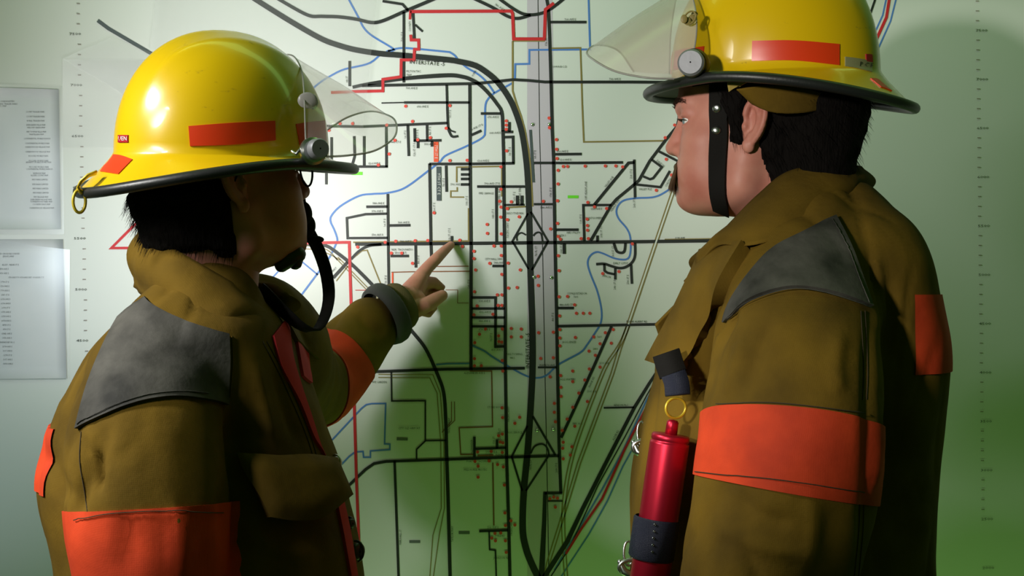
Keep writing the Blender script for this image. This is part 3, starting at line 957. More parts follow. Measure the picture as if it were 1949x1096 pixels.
V = [('75th ST E', 765, 70), ('6th ST', 660, 151), ('1st ST E', 856, 217), ('1st ST E', 771, 256), ('3rd ST E', 794, 255), ('4th ST E', 818, 249), ('12th ST CT E', 788.5, 285),
     ('7th ST E', 844, 347), ('2nd ST E', 826, 394), ('10th ST E', 888, 382), ('1st ST E', 732, 424), ('11th ST CT E', 855, 447), ('5th ST E', 970, 288), ('6th ST E', 1018, 294),
     ('17th ST E', 1048, 366), ('16th ST E', 978.5, 374), ('FREEWAY INN', 989, 372), ('WINDMILL AVE', 950, 375), ('14th ST E', 938, 407), ('PACIFIC HWY', 966, 438),
     ('7th PL CT', 1020, 478), ('20th ST E', 1068, 473), ('11th ST E', 1105, 417), ('OFF HEADPLANE', 1115, 363), ('25th ST E', 1201, 331), ('26th ST E', 1207, 386), ('20th ST CT', 1144, 441),
     ('3rd ST CT', 1166.5, 478), ('24th ST E', 1170, 542), ('25th ST E', 1195, 532), ('8th ST E', 1052, 603), ('7th ST E', 935, 642), ('12th ST E', 892, 541), ('7th ST E', 734, 532),
     ('8th ST E', 796, 494), ('ALEXANDER', 898, 850), ('12th ST CT', 951, 826), ('PACIFIC HWY', 968, 788), ('15th ST', 940, 838), ('PACIFIC HWY', 973.5, 1005), ('7th PL CT', 1010, 885), ('26th ST E', 1059, 890),
     ('MARSHALL ST', 762, 1022), ('TAYLOR WAY', 861, 1016), ('TAYLOR WAY', 855, 810), ('COUNTY', 780, 50), ('57th ST', 1039.5, 80)]
for s, x, y in V:
    word(s, x, y, 4.0, rot=-90, wid=0.82)
for s, x, y, r in [('78th AVE E', 951, 14, 33), ('YUMA', 902, 140, -62), ('66th AVE CT E', 905, 243, -24), ('TAXI WAY', 632, 517, -45), ('VALLEY AVE', 1159, 346, -52), ('HERALD AVE', 1170, 391, -56),
                   ('VALLEY HWY', 1271, 296, 28), ('DALE LN', 1257, 311, 40), ('CHESTNUT', 1273, 345, -58), ('ALDER RD', 1172, 828, -62), ('FRANK RD', 1126, 727, -66), ('SPIN LN', 1154, 526, 12), ('76th', 1073, -2, -35)]:
    word(s, x, y, 4.0, rot=r, wid=0.82)
word('INTERSTATE -5', 813, 120, 7.5, rot=4, wid=0.95)
word('INTERSTATE -5', 1004.5, 667, 7.5, rot=-90, wid=0.95)
word('7TH ST E', 830, 289, 5.5, rot=90, wid=0.85, kind='white', y=WALL - 0.0016)
word('9TH ST CT E', 835.3, 350, 5.5, rot=90, wid=0.95, kind='white', y=WALL - 0.0016)
# scales at both sides
for i, n in enumerate((7500, 7000, 6500, 6000, 5500, 5000, 4500, 4000, 3500, 3000, 2500)):
    y = 65 + 97.2 * i
    x = 143 + 0.0235 * (y - 65)
    word(str(n), x, y, 4.6, wid=1.75, name='scale_number')
    for j in range(1, 5):
        line('faint', 2.0, [(x + 3, y - 19.4 * j), (x + 9, y - 19.4 * j)])
    y = 58 + 93 * i
    x = 1868 + 0.0117 * (y - 58)
    word(str(n), x, y, 4.6, wid=1.75, name='scale_number')
    for j in range(1, 5):
        line('faint', 2.0, [(x - 11, y - 18.7 * j), (x - 5, y - 18.7 * j)])
word('2000', 1881, 1081, 4.6, wid=1.75, name='scale_number')
for x, y in ((1013, 237), (1045, 237), (1016, 527), (1049, 528), (1022, 819), (1053, 817), (1008, -40), (1040, -40)):
    prof = [(3.6 * MPX, 0), (3.4 * MPX, .0012), (2.4 * MPX, .0024), (0.6 * MPX, .003)]
    v, f = lathe(P(x, y, WALL - 0.0006), (0, -1, 0), prof, 20)
    mk('screw', v, f, M['steel'], board)

# ------------------------------------------------------------------ typed lists and clear sheets on the left of the map
def sheet(name, quad, y, m, parent=None, bow=0.004, n=12, thick=0.0004):
    """thin sheet taped to the map, corners in pixels, slightly bowed off the surface"""
    v, f = [], []
    c = [np.array(q, float) for q in quad]
    for side in (0, 1):
        for i in range(n):
            for j in range(n):
                a, b = i / (n - 1), j / (n - 1)
                q = (c[0] * (1 - a) + c[1] * a) * (1 - b) + (c[3] * (1 - a) + c[2] * a) * b
                h = bow * (1 - (2 * a - 1) ** 2) * (0.6 + 0.4 * math.sin(5 * b + quad[0][0]))
                v.append(P(q[0], q[1], y - h + side * thick))
    g = grid_faces(n, n)
    f += g + [tuple(k + n * n for k in reversed(q)) for q in g]
    rim = [i * n for i in range(n)] + [(n - 1) * n + j for j in range(1, n)] + [i * n + n - 1 for i in range(n - 2, -1, -1)] + [j for j in range(n - 2, 0, -1)]
    for k in range(len(rim) if m is not M['acetate'] else 0):
        a, b = rim[k], rim[(k + 1) % len(rim)]
        f.append((a, b, b + n * n, a + n * n))
    return mk(name, v, f, m, parent)


t1 = empty('typed_list', P(40, 300, WALL - 0.003), 'upper typed paper list under clear plastic on the left of the map', 'paper', 'typed lists under plastic')
sheet('paper_sheet', [(-90, 164), (112, 170), (116, 436), (-90, 436)], WALL - 0.003, M['paper'], t1, bow=0.0)
rows = ['COURT TRAILER PARK', 'COURT TRAILER PARK', 'RURAL TRAILER PARK', 'EVERGREEN VILLA MHP.', 'WILLOW GREEN MHP.', 'FIFE TOWNE VILLA MHP.', 'MARTILLIAN MHP.', 'CONTINENTAL MOBILE RANCH',
        'CONTINENTAL MOBILE PARK', 'CHERRYWOOD VILLAGE MHP.', 'CHERRYWOOD VILLAGE MHP.', 'MCCORD MOBILE PARK', 'MCCORD MOBILE PARK', 'BENNETT MOBILE HOME PARK', 'MCCORD MOBILE PARK', 'CONTINENTAL MOBILE RANCH',
        'RIVERSIDE MHP.', 'ALDERS COURT MHP.', 'FIFE PARKS LIMITED', 'FIFE PARKS LIMITED', 'FIFE PARKS LIMITED', 'FIFE PARKS LIMITED', 'FIFE VILLAGE MHP.', 'EVERGREEN VILLAGE MHP.', 'TOWERWOOD PARK MHP.', 'COUNTRY EAST MHP.', 'CHERRYWOOD VILLAGE MHP.']
ys = [213, 222, 230, 238, 243, 251, 256, 264, 273, 280, 289, 297, 306, 309, 318, 322, 330, 334, 342, 351, 359, 367, 375, 380, 384, 389, 396, 405]
for k, s in enumerate(rows):
    word(s, 67 + 0.07 * (ys[k] - 213), ys[k], 3.0, name='typed_line', parent=t1, y=WALL - 0.0036, m=M['greyink'], wid=0.82)
for s, x, y in (('HOMES AND OVERNIGHTERS', 3, 193), ('AND TRAILER PARKS', 16, 198), ('(M.H.P.) MAP', 2, 202)):
    word(s, x, y, 3.2, name='typed_line', parent=t1, y=WALL - 0.0036, m=M['greyink'], wid=0.82)
sheet('plastic_cover', [(-100, 158), (119, 164), (122, 446), (-100, 446)], WALL - 0.005, M['acetate'], t1, bow=0.005)
t2 = empty('typed_list', P(40, 600, WALL - 0.003), 'lower typed paper list of street numbers, below the other list', 'paper', 'typed lists under plastic')
sheet('paper_sheet', [(-90, 455), (120, 455), (127, 720), (-90, 722)], WALL - 0.003, M['paper'], t2, bow=0.0)
for s, x, y in (('USED CROSS RECORDED', 16, 483), ('(M.H.P.) MAP', 16, 488), ('ALLEY - NEAR ST E', 20, 504)):
    word(s, x, y, 3.2, name='typed_line', parent=t2, y=WALL - 0.0036, m=M['greyink'], wid=0.85)
word('5TH AVE E TO 15TH AVE E BET. OF ALDER ST E', 50, 528, 3.0, name='typed_line', parent=t2, y=WALL - 0.0036, m=M['greyink'], wid=0.75)
rows = ['8TH AVE E', '4TH AVE E', '17TH ST E', '5TH AVE E', '7TH AVE E', '2ND ST E', '11TH AVE E', '15TH AVE E', '16TH ST E', '10TH AVE E', '13TH AVE E', '20TH AVE E', '18TH ST E', '4TH ST E', '62ND AVE E', '19TH AVE E', 'FRIENDSHIP RD E', '25TH AVE E', '21ST AVE E', '12TH ST E', '51ST AVE E', '54TH AVE E']
for k, s in enumerate(rows):
    y = 512 + 8.2 * k + (8.2 if k > 1 else 0)
    word(s, 8 + 0.04 * (y - 512), y, 3.0, name='typed_line', parent=t2, y=WALL - 0.0036, m=M['greyink'], wid=0.85)
sheet('plastic_cover', [(-100, 450), (133, 475), (131, 722), (-100, 730)], WALL - 0.005, M['acetate'], t2, bow=0.004)
for q, y, lab in (([(118, 112), (215, 70), (480, 180), (330, 235)], 0.0075, 'clear acetate sheet with its sharp corner left of the left yellow helmet'),
                  ([(119, 113), (420, 113), (420, 281), (119, 281)], 0.004, 'clear square acetate sheet behind the other sheet at the left helmet'),
                  ([(299, -30), (720, -30), (690, 260), (284, 97)], 0.0115, 'wide clear acetate sheet above the crown of the left helmet')):
    o = sheet('acetate_sheet', q, WALL - y, M['acetate'], None, bow=0.002)
    tag(o, lab, 'plastic sheet', 'clear acetate sheets taped to the map')

# ------------------------------------------------------------------ people: heads
def frame_matrix(origin, yaw, pitch, roll, mirror=1):
    """local u (forward), v (the person's left), w (up) -> world. mirror=+1 looks to +X, -1 looks to -X; yaw turns the face away from the camera"""
    f = Vector((mirror * math.cos(yaw), math.sin(yaw), 0))
    up = Vector((0, 0, 1))
    left = up.cross(f)
    rot = Matrix((f, left, up)).transposed()
    rp = Matrix.Rotation(-pitch, 3, 'Y') @ Matrix.Rotation(roll, 3, 'X')
    m = (rot @ rp).to_4x4()
    m.translation = origin
    return m


def smin(a, b, k):
    h = np.clip(0.5 + 0.5 * (b - a) / k, 0, 1)
    return b * (1 - h) + a * h - k * h * (1 - h)


def sd_ell(p, c, r):
    q = (p - np.array(c)) / np.array(r)
    k0 = np.linalg.norm(q, axis=-1)
    k1 = np.linalg.norm(q / np.array(r), axis=-1) + 1e-9
    return k0 * (k0 - 1) / k1


def sd_cap(p, a, b, r0, r1):
    a = np.array(a); b = np.array(b)
    ab = b - a
    t = np.clip(((p - a) @ ab) / (ab @ ab), 0, 1)
    return np.linalg.norm(p - a - t[..., None] * ab, axis=-1) - (r0 + (r1 - r0) * t)


def head_sdf(p, o):
    """o: options with feature offsets"""
    ay = np.abs(p[..., 1])
    q = np.stack([p[..., 0], ay, p[..., 2]], -1)
    d = sd_ell(q, (-0.010, 0, 0.052), (0.104, 0.077, 0.088))
    d = smin(d, sd_ell(q, (0.044, 0, -0.014), (0.056, 0.061, 0.082)), 0.03)
    d = smin(d, sd_ell(q, (0.060, 0, 0.060), (0.040, 0.055, 0.035)), 0.03)                 # forehead
    d = smin(d, sd_cap(q, (0.012, 0.056, -0.035), (0.020, 0.052, -0.074), 0.014, 0.014), 0.035)
    d = smin(d, sd_cap(q, (0.020, 0.050, -0.068), (0.080, 0.012, -0.081), 0.015, 0.016), 0.03)
    d = smin(d, sd_ell(q, (0.0875, 0, -0.082), (0.0195, 0.022, 0.0165)), 0.012)              # chin
    d = smin(d, sd_ell(q, (0.042, 0, -0.080), (0.050, 0.040, 0.022)), 0.03)                # soft under-chin
    d = smin(d, sd_ell(q, (0.070, 0.036, -0.016), (0.026, 0.026, 0.024)), 0.025)           # cheekbone
    d = smin(d, sd_ell(q, (0.070, 0.030, -0.054), (0.030, 0.028, 0.030)), 0.025)           # cheek
    d = smin(d, sd_cap(q, (0.090, 0.036, 0.036), (0.099, 0.010, 0.035), 0.010, 0.010), 0.014)   # brow ridge
    d = smin(d, sd_ell(q, (0.0865, 0, -0.047), (0.021, 0.030, 0.023)), 0.014)               # mouth area
    # eye socket
    d = -smin(-d, sd_ell(q, (0.108, 0.031, 0.017), (0.017, 0.017, 0.010)), 0.010)
    # lids
    d = smin(d, sd_ell(q, (0.0870, 0.0315, 0.0222), (0.0140, 0.0158, 0.0068)), 0.004)
    d = smin(d, sd_ell(q, (0.0858, 0.0315, 0.0078), (0.0135, 0.0150, 0.0058)), 0.004)
    # nose
    d = smin(d, sd_cap(q, (0.093, 0, 0.026), (0.1125, 0, -0.0165), 0.0075, 0.0108), 0.010)
    d = smin(d, sd_ell(q, (0.103, 0.0115, -0.0215), (0.011, 0.0078, 0.0075)), 0.006)
    d = -smin(-d, sd_ell(q, (0.106, 0.0065, -0.0305), (0.006, 0.0035, 0.004)), 0.003)
    # lips
    d = smin(d, sd_cap(q, (0.1045, 0.0, -0.0495), (0.096, 0.021, -0.0535), 0.0055, 0.0035), 0.006)
    d = smin(d, sd_cap(q, (0.1035, 0.0, -0.0610), (0.095, 0.018, -0.0585), 0.0062, 0.004), 0.006)
    d = np.maximum(d, -(sd_cap(q, (0.113, 0.0, -0.055), (0.098, 0.024, -0.056), 0.0018, 0.0012)))
    # neck
    d = smin(d, sd_cap(p, (-0.030, 0, -0.03), o.get('neck', (-0.048, 0, -0.20)), 0.058, o.get('neck_r', 0.064)), 0.028)
    return d


def head_mesh(o, nt=150, nphi=190):
    """surface of the head seen from its middle: first exit of the distance field along each direction"""
    c = np.array((0.0, 0.0, -0.012))
    th = np.linspace(0.02, math.pi - 0.02, nt)
    ph = np.linspace(0, 2 * math.pi, nphi, endpoint=False)
    ph = ph - 0.55 * np.sin(ph)                  # denser at the face (phi = 0)
    TH, PH = np.meshgrid(th, ph, indexing='ij')
    D = np.stack([np.sin(TH) * np.cos(PH), np.sin(TH) * np.sin(PH), np.cos(TH)], -1).reshape(-1, 3)
    rr = np.linspace(0.02, 0.26, 121)
    prev = np.full(len(D), -1.0); res = np.full(len(D), 0.26); done = np.zeros(len(D), bool)
    for k, r in enumerate(rr):
        d = head_sdf(c + D * r, o)
        hit = (~done) & (d > 0)
        if k:
            t = prev / (prev - d + 1e-12)
            res = np.where(hit, rr[k - 1] + (r - rr[k - 1]) * np.clip(t, 0, 1), res)
        done |= hit
        prev = d
    v = c + D * res[:, None]
    f = []
    for i in range(nt - 1):
        for j in range(nphi):
            f.append((i * nphi + j, (i + 1) * nphi + j, (i + 1) * nphi + (j + 1) % nphi, i * nphi + (j + 1) % nphi))
    f.append(tuple(range(nphi))); f.append(tuple((nt - 1) * nphi + j for j in range(nphi))[::-1])
    return [Vector(x) for x in v], f


def ear_shapes(side, s=1.0):
    """helix, antihelix, bowl, tragus and lobe in head coordinates; side = +1 the person's left ear"""
    mb = MB()
    base = Vector((0.019, side * 0.0725, 0.0))
    ex = Vector((-math.cos(R(28)), side * math.sin(R(28)), 0.0))        # from the cheek backwards and out
    ez = Vector((-0.12, 0, 1)).normalized()
    n = Vector((math.sin(R(28)), side * math.cos(R(28)), 0))

    def q(a, b, c=0.0):
        return base + ex * (a * s) + ez * (b * s) + n * (c * s)
    helix = [q(0.006, 0.006, .001), q(0.004, 0.017, .003), q(0.008, 0.029, .004), q(0.018, 0.035, .004), q(0.028, 0.031, .004), q(0.0335, 0.019, .004), q(0.033, 0.005, .004), q(0.028, -0.009, .003), q(0.020, -0.020, .002)]
    mb.add(*tube([Vector(p) for p in catmull(helix, 30)], [0.0032] * 3 + [0.0042] * 24 + [0.0040] * 3, 10))
    mb.add(*tube([Vector(p) for p in catmull([q(0.017, 0.026, 0), q(0.023, 0.018, .002), q(0.0245, 0.006, .003), q(0.021, -0.006, .003), q(0.013, -0.0125, .002)], 18)], 0.0036, 10))
    mb.add(*ellipsoid(q(0.013, -0.024, .001), (0.0085, 0.0052, 0.0100)))
    mb.add(*ellipsoid(q(0.005, 0.001, .002), (0.0046, 0.0046, 0.0062)))
    rot = Matrix((ex, n, ez)).transposed()
    mb.add(*ellipsoid(q(0.018, 0.008, -.004), (0.0160, 0.0040, 0.0285), rot=rot))
    mb.add(*ellipsoid(q(0.006, 0.000, -.006), (0.010, 0.008, 0.020), rot=rot))
    return mb


def body(name, m, opts, parent, extra=None, trunk=None, ears=(1, -1)):
    """head with ears and neck, plus trunk (and arm with hand) as one mesh"""
    hb = MB()
    v, f = head_mesh(opts)
    hb.add(v, f)
    for sgn in ears:
        e = ear_shapes(sgn, opts.get('ear', 1.0))
        hb.add(e.v, e.f)
    hb.v = [m @ x for x in hb.v]
    bare = bvh(np.array([tuple(m @ x) for x in v]), f)
    co, fs = remesh(hb, 0.0021, 2, 0.4)
    out = MB()
    out.add([Vector(c) for c in co], fs)
    if trunk is not None:
        c2, f2 = remesh(trunk, 0.009, 4)
        out.add([Vector(c) for c in c2], f2)
    if extra is not None:
        c3, f3 = remesh(extra, 0.0015, 7, 0.5)
        out.add([Vector(c) for c in c3], f3)
    o = out.build(name, M['skin'], parent)
    return o, bvh(co, fs), bare


def strands(mb, roots, dirs, length, r, droop=0.3, seg=4):
    """thin tapering hairs"""
    for p, d in zip(roots, dirs):
        L = length * random.uniform(0.7, 1.25)
        d = Vector(d).normalized()
        side = d.cross(Vector((random.uniform(-1, 1), random.uniform(-1, 1), random.uniform(-1, 1)))).normalized()
        pts = []
        for k in range(seg):
            t = k / (seg - 1)
            pts.append(p + d * (L * t) + Vector((0, 0, -droop * L * t * t)) + side * (L * 0.12 * t * t))
        n = len(mb.v)
        for k, q in enumerate(pts):
            rr = r * (1 - 0.85 * k / (seg - 1))
            w2 = d.cross(side)
            for a in (0, 2.1, 4.2):
                mb.v.append(q + side * rr * math.cos(a) + w2 * rr * math.sin(a))
        for k in range(seg - 1):
            for a in range(3):
                mb.f.append((n + k * 3 + a, n + k * 3 + (a + 1) % 3, n + (k + 1) * 3 + (a + 1) % 3, n + (k + 1) * 3 + a))


def hair_cap(m, parent, tree, region, label=None, thick=0.012, n_strands=900, name='hair'):
    """hair volume over a region of the head (head coordinates), with loose hairs along its edge"""
    nt, nph = 110, 180
    c = Vector((-0.01, 0, 0.01))
    v, f, keep = [], [], {}
    inv = m.inverted()
    for i in range(nt):
        t = math.pi * (0.01 + 0.98 * i / (nt - 1))
        for j in range(nph):
            p = 2 * math.pi * j / nph
            d = Vector((math.sin(t) * math.cos(p), math.sin(t) * math.sin(p), math.cos(t)))
            hit = tree.ray_cast(m @ (c + d * 0.35), (m.to_3x3() @ -d))
            q = inv @ hit[0] if hit[0] is not None else c + d * 0.1
            g = region(q)                       # 0..1
            keep[(i, j)] = (q, d, g)
    idx = {}
    mbs = MB()
    for (i, j), (q, d, g) in keep.items():
        nz = noise.noise(q * 60) * 0.0025 + noise.noise(q * 140) * 0.0014
        h = (thick(q) if callable(thick) else thick) * min(1.0, g * 1.6) + nz * min(1, g * 2) - (0.004 if g <= 0.02 else 0)
        idx[(i, j)] = len(v)
        v.append(m @ (q + d * h))
    for i in range(nt - 1):
        for j in range(nph):
            a = [(i, j), (i + 1, j), (i + 1, (j + 1) % nph), (i, (j + 1) % nph)]
            if max(keep[x][2] for x in a) > 0.02:
                f.append(tuple(idx[x] for x in a))
    mbs.v, mbs.f = v, f
    cand = [k for k, x in keep.items() if x[2] > 0.1]
    roots, dirs = [], []
    for _ in range(n_strands):
        i, j = random.choice(cand)
        q, d, g = keep[(i, j)]
        roots.append(m @ (q + d * (thick(q) if callable(thick) else thick) * min(1, g * 1.6) * 0.9))
        dirs.append(m.to_3x3() @ (d * 0.5 + Vector((-0.5 + random.uniform(-.3, .3), random.uniform(-.4, .4), -1.0))))
    strands(mbs, roots, dirs, 0.014, 0.00042)
    return mbs.build(name, M['hair'], parent)


# ------------------------------------------------------------------ helmets
def helmet_fn(th, s, H=0.163):
    """local point of the shell: s 0 crown .. 1 base of the dome .. 2 edge of the brim; th 0 front, pi back"""
    a, b = 0.135, 0.115
    ct, st = math.cos(th), math.sin(th)
    back = (1 - ct) / 2
    if s <= 1:
        p = s * math.pi / 2
        k = math.sin(p) ** 0.93
        w = H * math.cos(p) ** 0.90
        u, v = a * ct * k, b * st * k
        w += 0.0045 * math.exp(-(v / 0.016) ** 2) * max(0, math.cos(p)) ** 0.4 * (1 if s < 0.93 else 0.4)
        w += 0.0030 * (math.exp(-((abs(v) - 0.048) / 0.009) ** 2)) * math.sin(2 * p) ** 2
        return Vector((u, v, w))
    t = s - 1
    ext = 0.031 * (1 - back) ** 2 + 0.026 * (st * st) + 0.041 * back ** 2.0
    drop = 0.010 * (1 - back) ** 2 + 0.046 * max(0.0, (back - 0.35) / 0.65) ** 1.4 + 0.004
    # quarter turn outwards
    e = ext * t ** 1.35
    dz = drop * (0.8 * t + 0.2 * t * t)
    return Vector((a * ct + e * ct, b * st + e * st, -dz))


def helmet(origin, yaw, pitch, roll, mirror, label, H):
    root = empty('fire_helmet', origin, label, 'helmet', 'yellow fire helmets')
    m = frame_matrix(origin, yaw, pitch, roll, mirror)
    nth = 120
    svals = [0.012, 0.06] + [0.12 + 0.88 * k / 22 for k in range(23)] + [1 + k / 12 for k in range(1, 13)]
    v, f = [], []
    for s in svals:
        for j in range(nth):
            v.append(m @ helmet_fn(2 * math.pi * j / nth, s, H))
    ns = len(svals)
    for i in range(ns - 1):
        for j in range(nth):
            f.append((i * nth + j, (i + 1) * nth + j, (i + 1) * nth + (j + 1) % nth, i * nth + (j + 1) % nth))
    f.append(tuple(range(nth)))
    o = mk('shell', v, f, M['yellow'], root)
    # underside, a little inside
    ctr = m @ Vector((0, 0, 0.02))
    v2, f2 = [], []
    for s in svals:
        for j in range(nth):
            p = helmet_fn(2 * math.pi * j / nth, s, H)
            k = 1 - 0.0035 / max(p.length, 0.03) if s <= 1 else 1
            q = p * k if s <= 1 else p + Vector((0, 0, -0.003))
            v2.append(m @ q)
    for i in range(ns - 1):
        for j in range(nth):
            f2.append((i * nth + j, i * nth + (j + 1) % nth, (i + 1) * nth + (j + 1) % nth, (i + 1) * nth + j))
    f2.append(tuple(range(nth))[::-1])
    mk('underside', v2, f2, M['inner'], root)
    edge = [m @ (helmet_fn(2 * math.pi * j / nth, 2) + Vector((0, 0, -0.001))) for j in range(nth)]
    v3, f3 = loop_tube(edge, 0.0068, 12)
    mk('brim_trim', v3, f3, M['rubber'], root)
    # padded liner closing the inside
    v4, f4 = [], []
    for k, (s, dz) in enumerate(((1.0, -0.012), (0.97, -0.004), (0.9, 0.0), (0.7, 0.0), (0.4, 0.0), (0.1, 0.0))):
        for j in range(48):
            p = helmet_fn(2 * math.pi * j / 48, s, H)
            v4.append(m @ Vector((p.x * 0.93, p.y * 0.93, p.z * 0.90 + dz)))
    for k in range(5):
        for j in range(48):
            f4.append((k * 48 + j, k * 48 + (j + 1) % 48, (k + 1) * 48 + (j + 1) % 48, (k + 1) * 48 + j))
    mk('liner', v4, f4, M['liner'], root)
    tv = v; tf = f
    return root, m, BVHTree.FromPolygons(tv, tf)


def sticker(name, top, bot, tree, parent, m, **kw):
    return patch(name, top, bot, tree, m, parent, off=0.0002, thick=0.0012, nu=26, nv=10, **kw)


def visor(A, B, parent, m, bulge=0.0):
    """clear shield between the arc over the helmet (A) and its free front edge (B), 2 mm thick"""
    n, k = 60, 14
    a = catmull(A, n); b = catmull(B, n)
    v, f = [], []
    cen = (a.mean(0) + b.mean(0)) / 2
    for i in range(n):
        for j in range(k):
            t = j / (k - 1)
            p = Vector(a[i] * (1 - t) + b[i] * t)
            d = p - Vector(cen)
            v.append(p + d.normalized() * (bulge * math.sin(math.pi * t)))
    f = grid_faces(n, k)
    o = mk('visor', v, f, m, parent)
    rim = [Vector(x) for x in a] + [Vector(x) for x in b[::-1]]
    e = MB()
    e.add(*tube([Vector(x) for x in b], 0.0013, 6))
    e.add(*tube([Vector(x) for x in a], 0.0011, 6))
    e.build('visor_edge', M['visor_edge'], o)
    return o


def collar(near_top, near_bot, far_top, far_bot, m, parent, thick=0.006, n=46, rows=9, roll=0.012, name='collar'):
    """stand-and-fall collar: closed band between a top and a bottom curve, each given as (px, py, Y) from the back round to the front, near side and far side"""
    def side(top, bot):
        a = np.array([tuple(P(*q)) for q in top]); b = np.array([tuple(P(*q)) for q in bot])
        return catmull(a, n), catmull(b, n)
    nt, nb = side(near_top, near_bot)
    ft, fb = side(far_top, far_bot)
    top = np.vstack([nt[::-1], ft[1:]]); bot = np.vstack([nb[::-1], fb[1:]])
    cen = top.mean(0)
    v, f = [], []
    N = len(top)
    for i in range(N):
        out = top[i] - cen; out[2] = 0; out = out / (np.linalg.norm(out) + 1e-9)
        prof = []
        inn = top[i] * 0.35 + bot[i] * 0.65
        for t in np.linspace(0, 1, rows):           # inside stand, upwards
            p = (inn - out * 0.012) * (1 - t) + (top[i] - out * thick) * t
            prof.append(p)
        prof.append(top[i] + np.array((0, 0, thick * 0.7)))
        for t in np.linspace(0, 1, rows + 4):       # outer fall, downwards
            p = top[i] * (1 - t) + bot[i] * t + out * (thick * .6 + roll * math.sin(math.pi * min(1, t * 1.15)))
            w = noise.noise(Vector(p) * 24) * 0.004 * t + noise.noise(Vector((p[0] * 40, p[1] * 40, p[2] * 14))) * 0.0022
            prof.append(p + out * w)
        prof.append(bot[i] - out * 0.004)
        v += [Vector(p) for p in prof]
    k = len(v) // N
    for i in range(N - 1):
        for j in range(k):
            f.append((i * k + j, (i + 1) * k + j, (i + 1) * k + (j + 1) % k, i * k + (j + 1) % k))
    f.append(tuple(range(k))); f.append(tuple((N - 1) * k + j for j in range(k))[::-1])
    o = mk(name, v, f, m, parent)
    bm = bmesh.new(); bm.from_mesh(o.data)
    bmesh.ops.recalc_face_normals(bm, faces=bm.faces)
    bm.to_mesh(o.data); bm.free()
    return o, [Vector(x) for x in bot]


def stitch(name, px_pts, tree, parent, off=0.0005, r=0.0006, n=60, m=None):
    """line of sewing lying on the cloth"""
    q = catmull(px_pts, n)
    pts = []
    for x, y in q:
        d = ray(x, y)
        h = tree.ray_cast(CAM, d)
        if h[0] is not None:
            nn = h[1] if h[1].dot(d) < 0 else -h[1]
            pts.append(h[0] + nn * off)
    if len(pts) > 3:
        v, f = tube(pts, r, 5)
        return mk(name, v, f, m or M['thread'], parent)

# ------------------------------------------------------------------ left man
LY = -0.10
man_l = empty('person', P(420, 1000, LY) * 1, 'person in a brown canvas coat, seen from behind, pointing a finger at the map', 'person')
man_l.location = (-0.40, -0.08, 0)
hl = frame_matrix(P(410, 358, LY), R(26), R(8), R(2), 1)


def px_loft(rings, y_by_ring=True, seg=64, n=2.4, sub=5):
    """trunk of a coat from rows (py, x left, x right, Y centre, half depth)"""
    q = catmull(rings, len(rings) * sub)
    v, f = [], []
    for py, xl, xr, yc, b in q:
        a0, a1 = P(xl, py, yc), P(xr, py, yc)
        c = (a0 + a1) / 2; a = (a1.x - a0.x) / 2
        for k in range(seg):
            t = 2 * math.pi * k / seg
            ct, st = math.cos(t), math.sin(t)
            v.append(Vector((c.x + a * abs(ct) ** (2 / n) * (1 if ct > 0 else -1), yc + b * abs(st) ** (2 / n) * (1 if st > 0 else -1), c.z)))
    m = len(q)
    for i in range(m - 1):
        for k in range(seg):
            f.append((i * seg + k, i * seg + (k + 1) % seg, (i + 1) * seg + (k + 1) % seg, (i + 1) * seg + k))
    f.append(tuple(range(seg))[::-1]); f.append(tuple((m - 1) * seg + k for k in range(seg)))
    return v, f


def sleeve(axis, rad, n=40, seg=36):
    c = catmull(axis, n); r = catmull([(x, 0) for x in rad], n)[:, 0] if len(rad) > 2 else np.linspace(rad[0], rad[1], n)
    return tube([Vector(x) for x in c], r, seg)


def legs(parent, x, y, yaw):
    """trousers and boots down to the floor"""
    t = MB()
    fw = Vector((math.cos(yaw), math.sin(yaw), 0)); sd = Vector((-fw.y, fw.x, 0))
    c = Vector((x, y, 0))
    t.add(*ellipsoid(c + Vector((0, 0, 0.93)), (0.15, 0.17, 0.14)))
    for s in (-1, 1):
        t.add(*tube([c + sd * (s * 0.09) + Vector((0, 0, z)) for z in (0.9, 0.7, 0.5, 0.3, 0.16)], [0.105, 0.098, 0.085, 0.085, 0.088], 24))
    co, fs = remesh(t, 0.014, 3)
    co = crumple(co, normals_of(co, fs), 0.006, 9, (1, 1, 2.2), 3)
    mk('trousers', co.tolist(), fs, M['trouser'], parent)
    for s in (-1, 1):
        b = MB()
        p = c + sd * (s * 0.09)
        b.add(*tube([p + Vector((0, 0, z)) for z in (0.30, 0.2, 0.09)], [0.062, 0.06, 0.052], 20))
        b.add(*tube([p + fw * d + Vector((0, 0, z)) for d, z in ((-0.03, 0.05), (0.06, 0.052), (0.15, 0.043))], [0.05, 0.048, 0.042], 20))
        b.add(*tube([p + fw * d + Vector((0, 0, 0.014)) for d in (-0.05, 0.06, 0.17)], [0.014, 0.014, 0.014], 12, flat=1.0))
        bo = [Vector((v.x, v.y, max(0.0, v.z))) for v in b.v]
        b.v = bo
        co2, fs2 = remesh(b, 0.008, 2)
        co2[:, 2] = np.maximum(co2[:, 2], 0.0)
        mk('boot', co2.tolist(), fs2, M['rubber'], parent)


# pointing hand: joints as pixels plus distance from the camera plane
def J(px, py, Y): return P(px, py, Y)


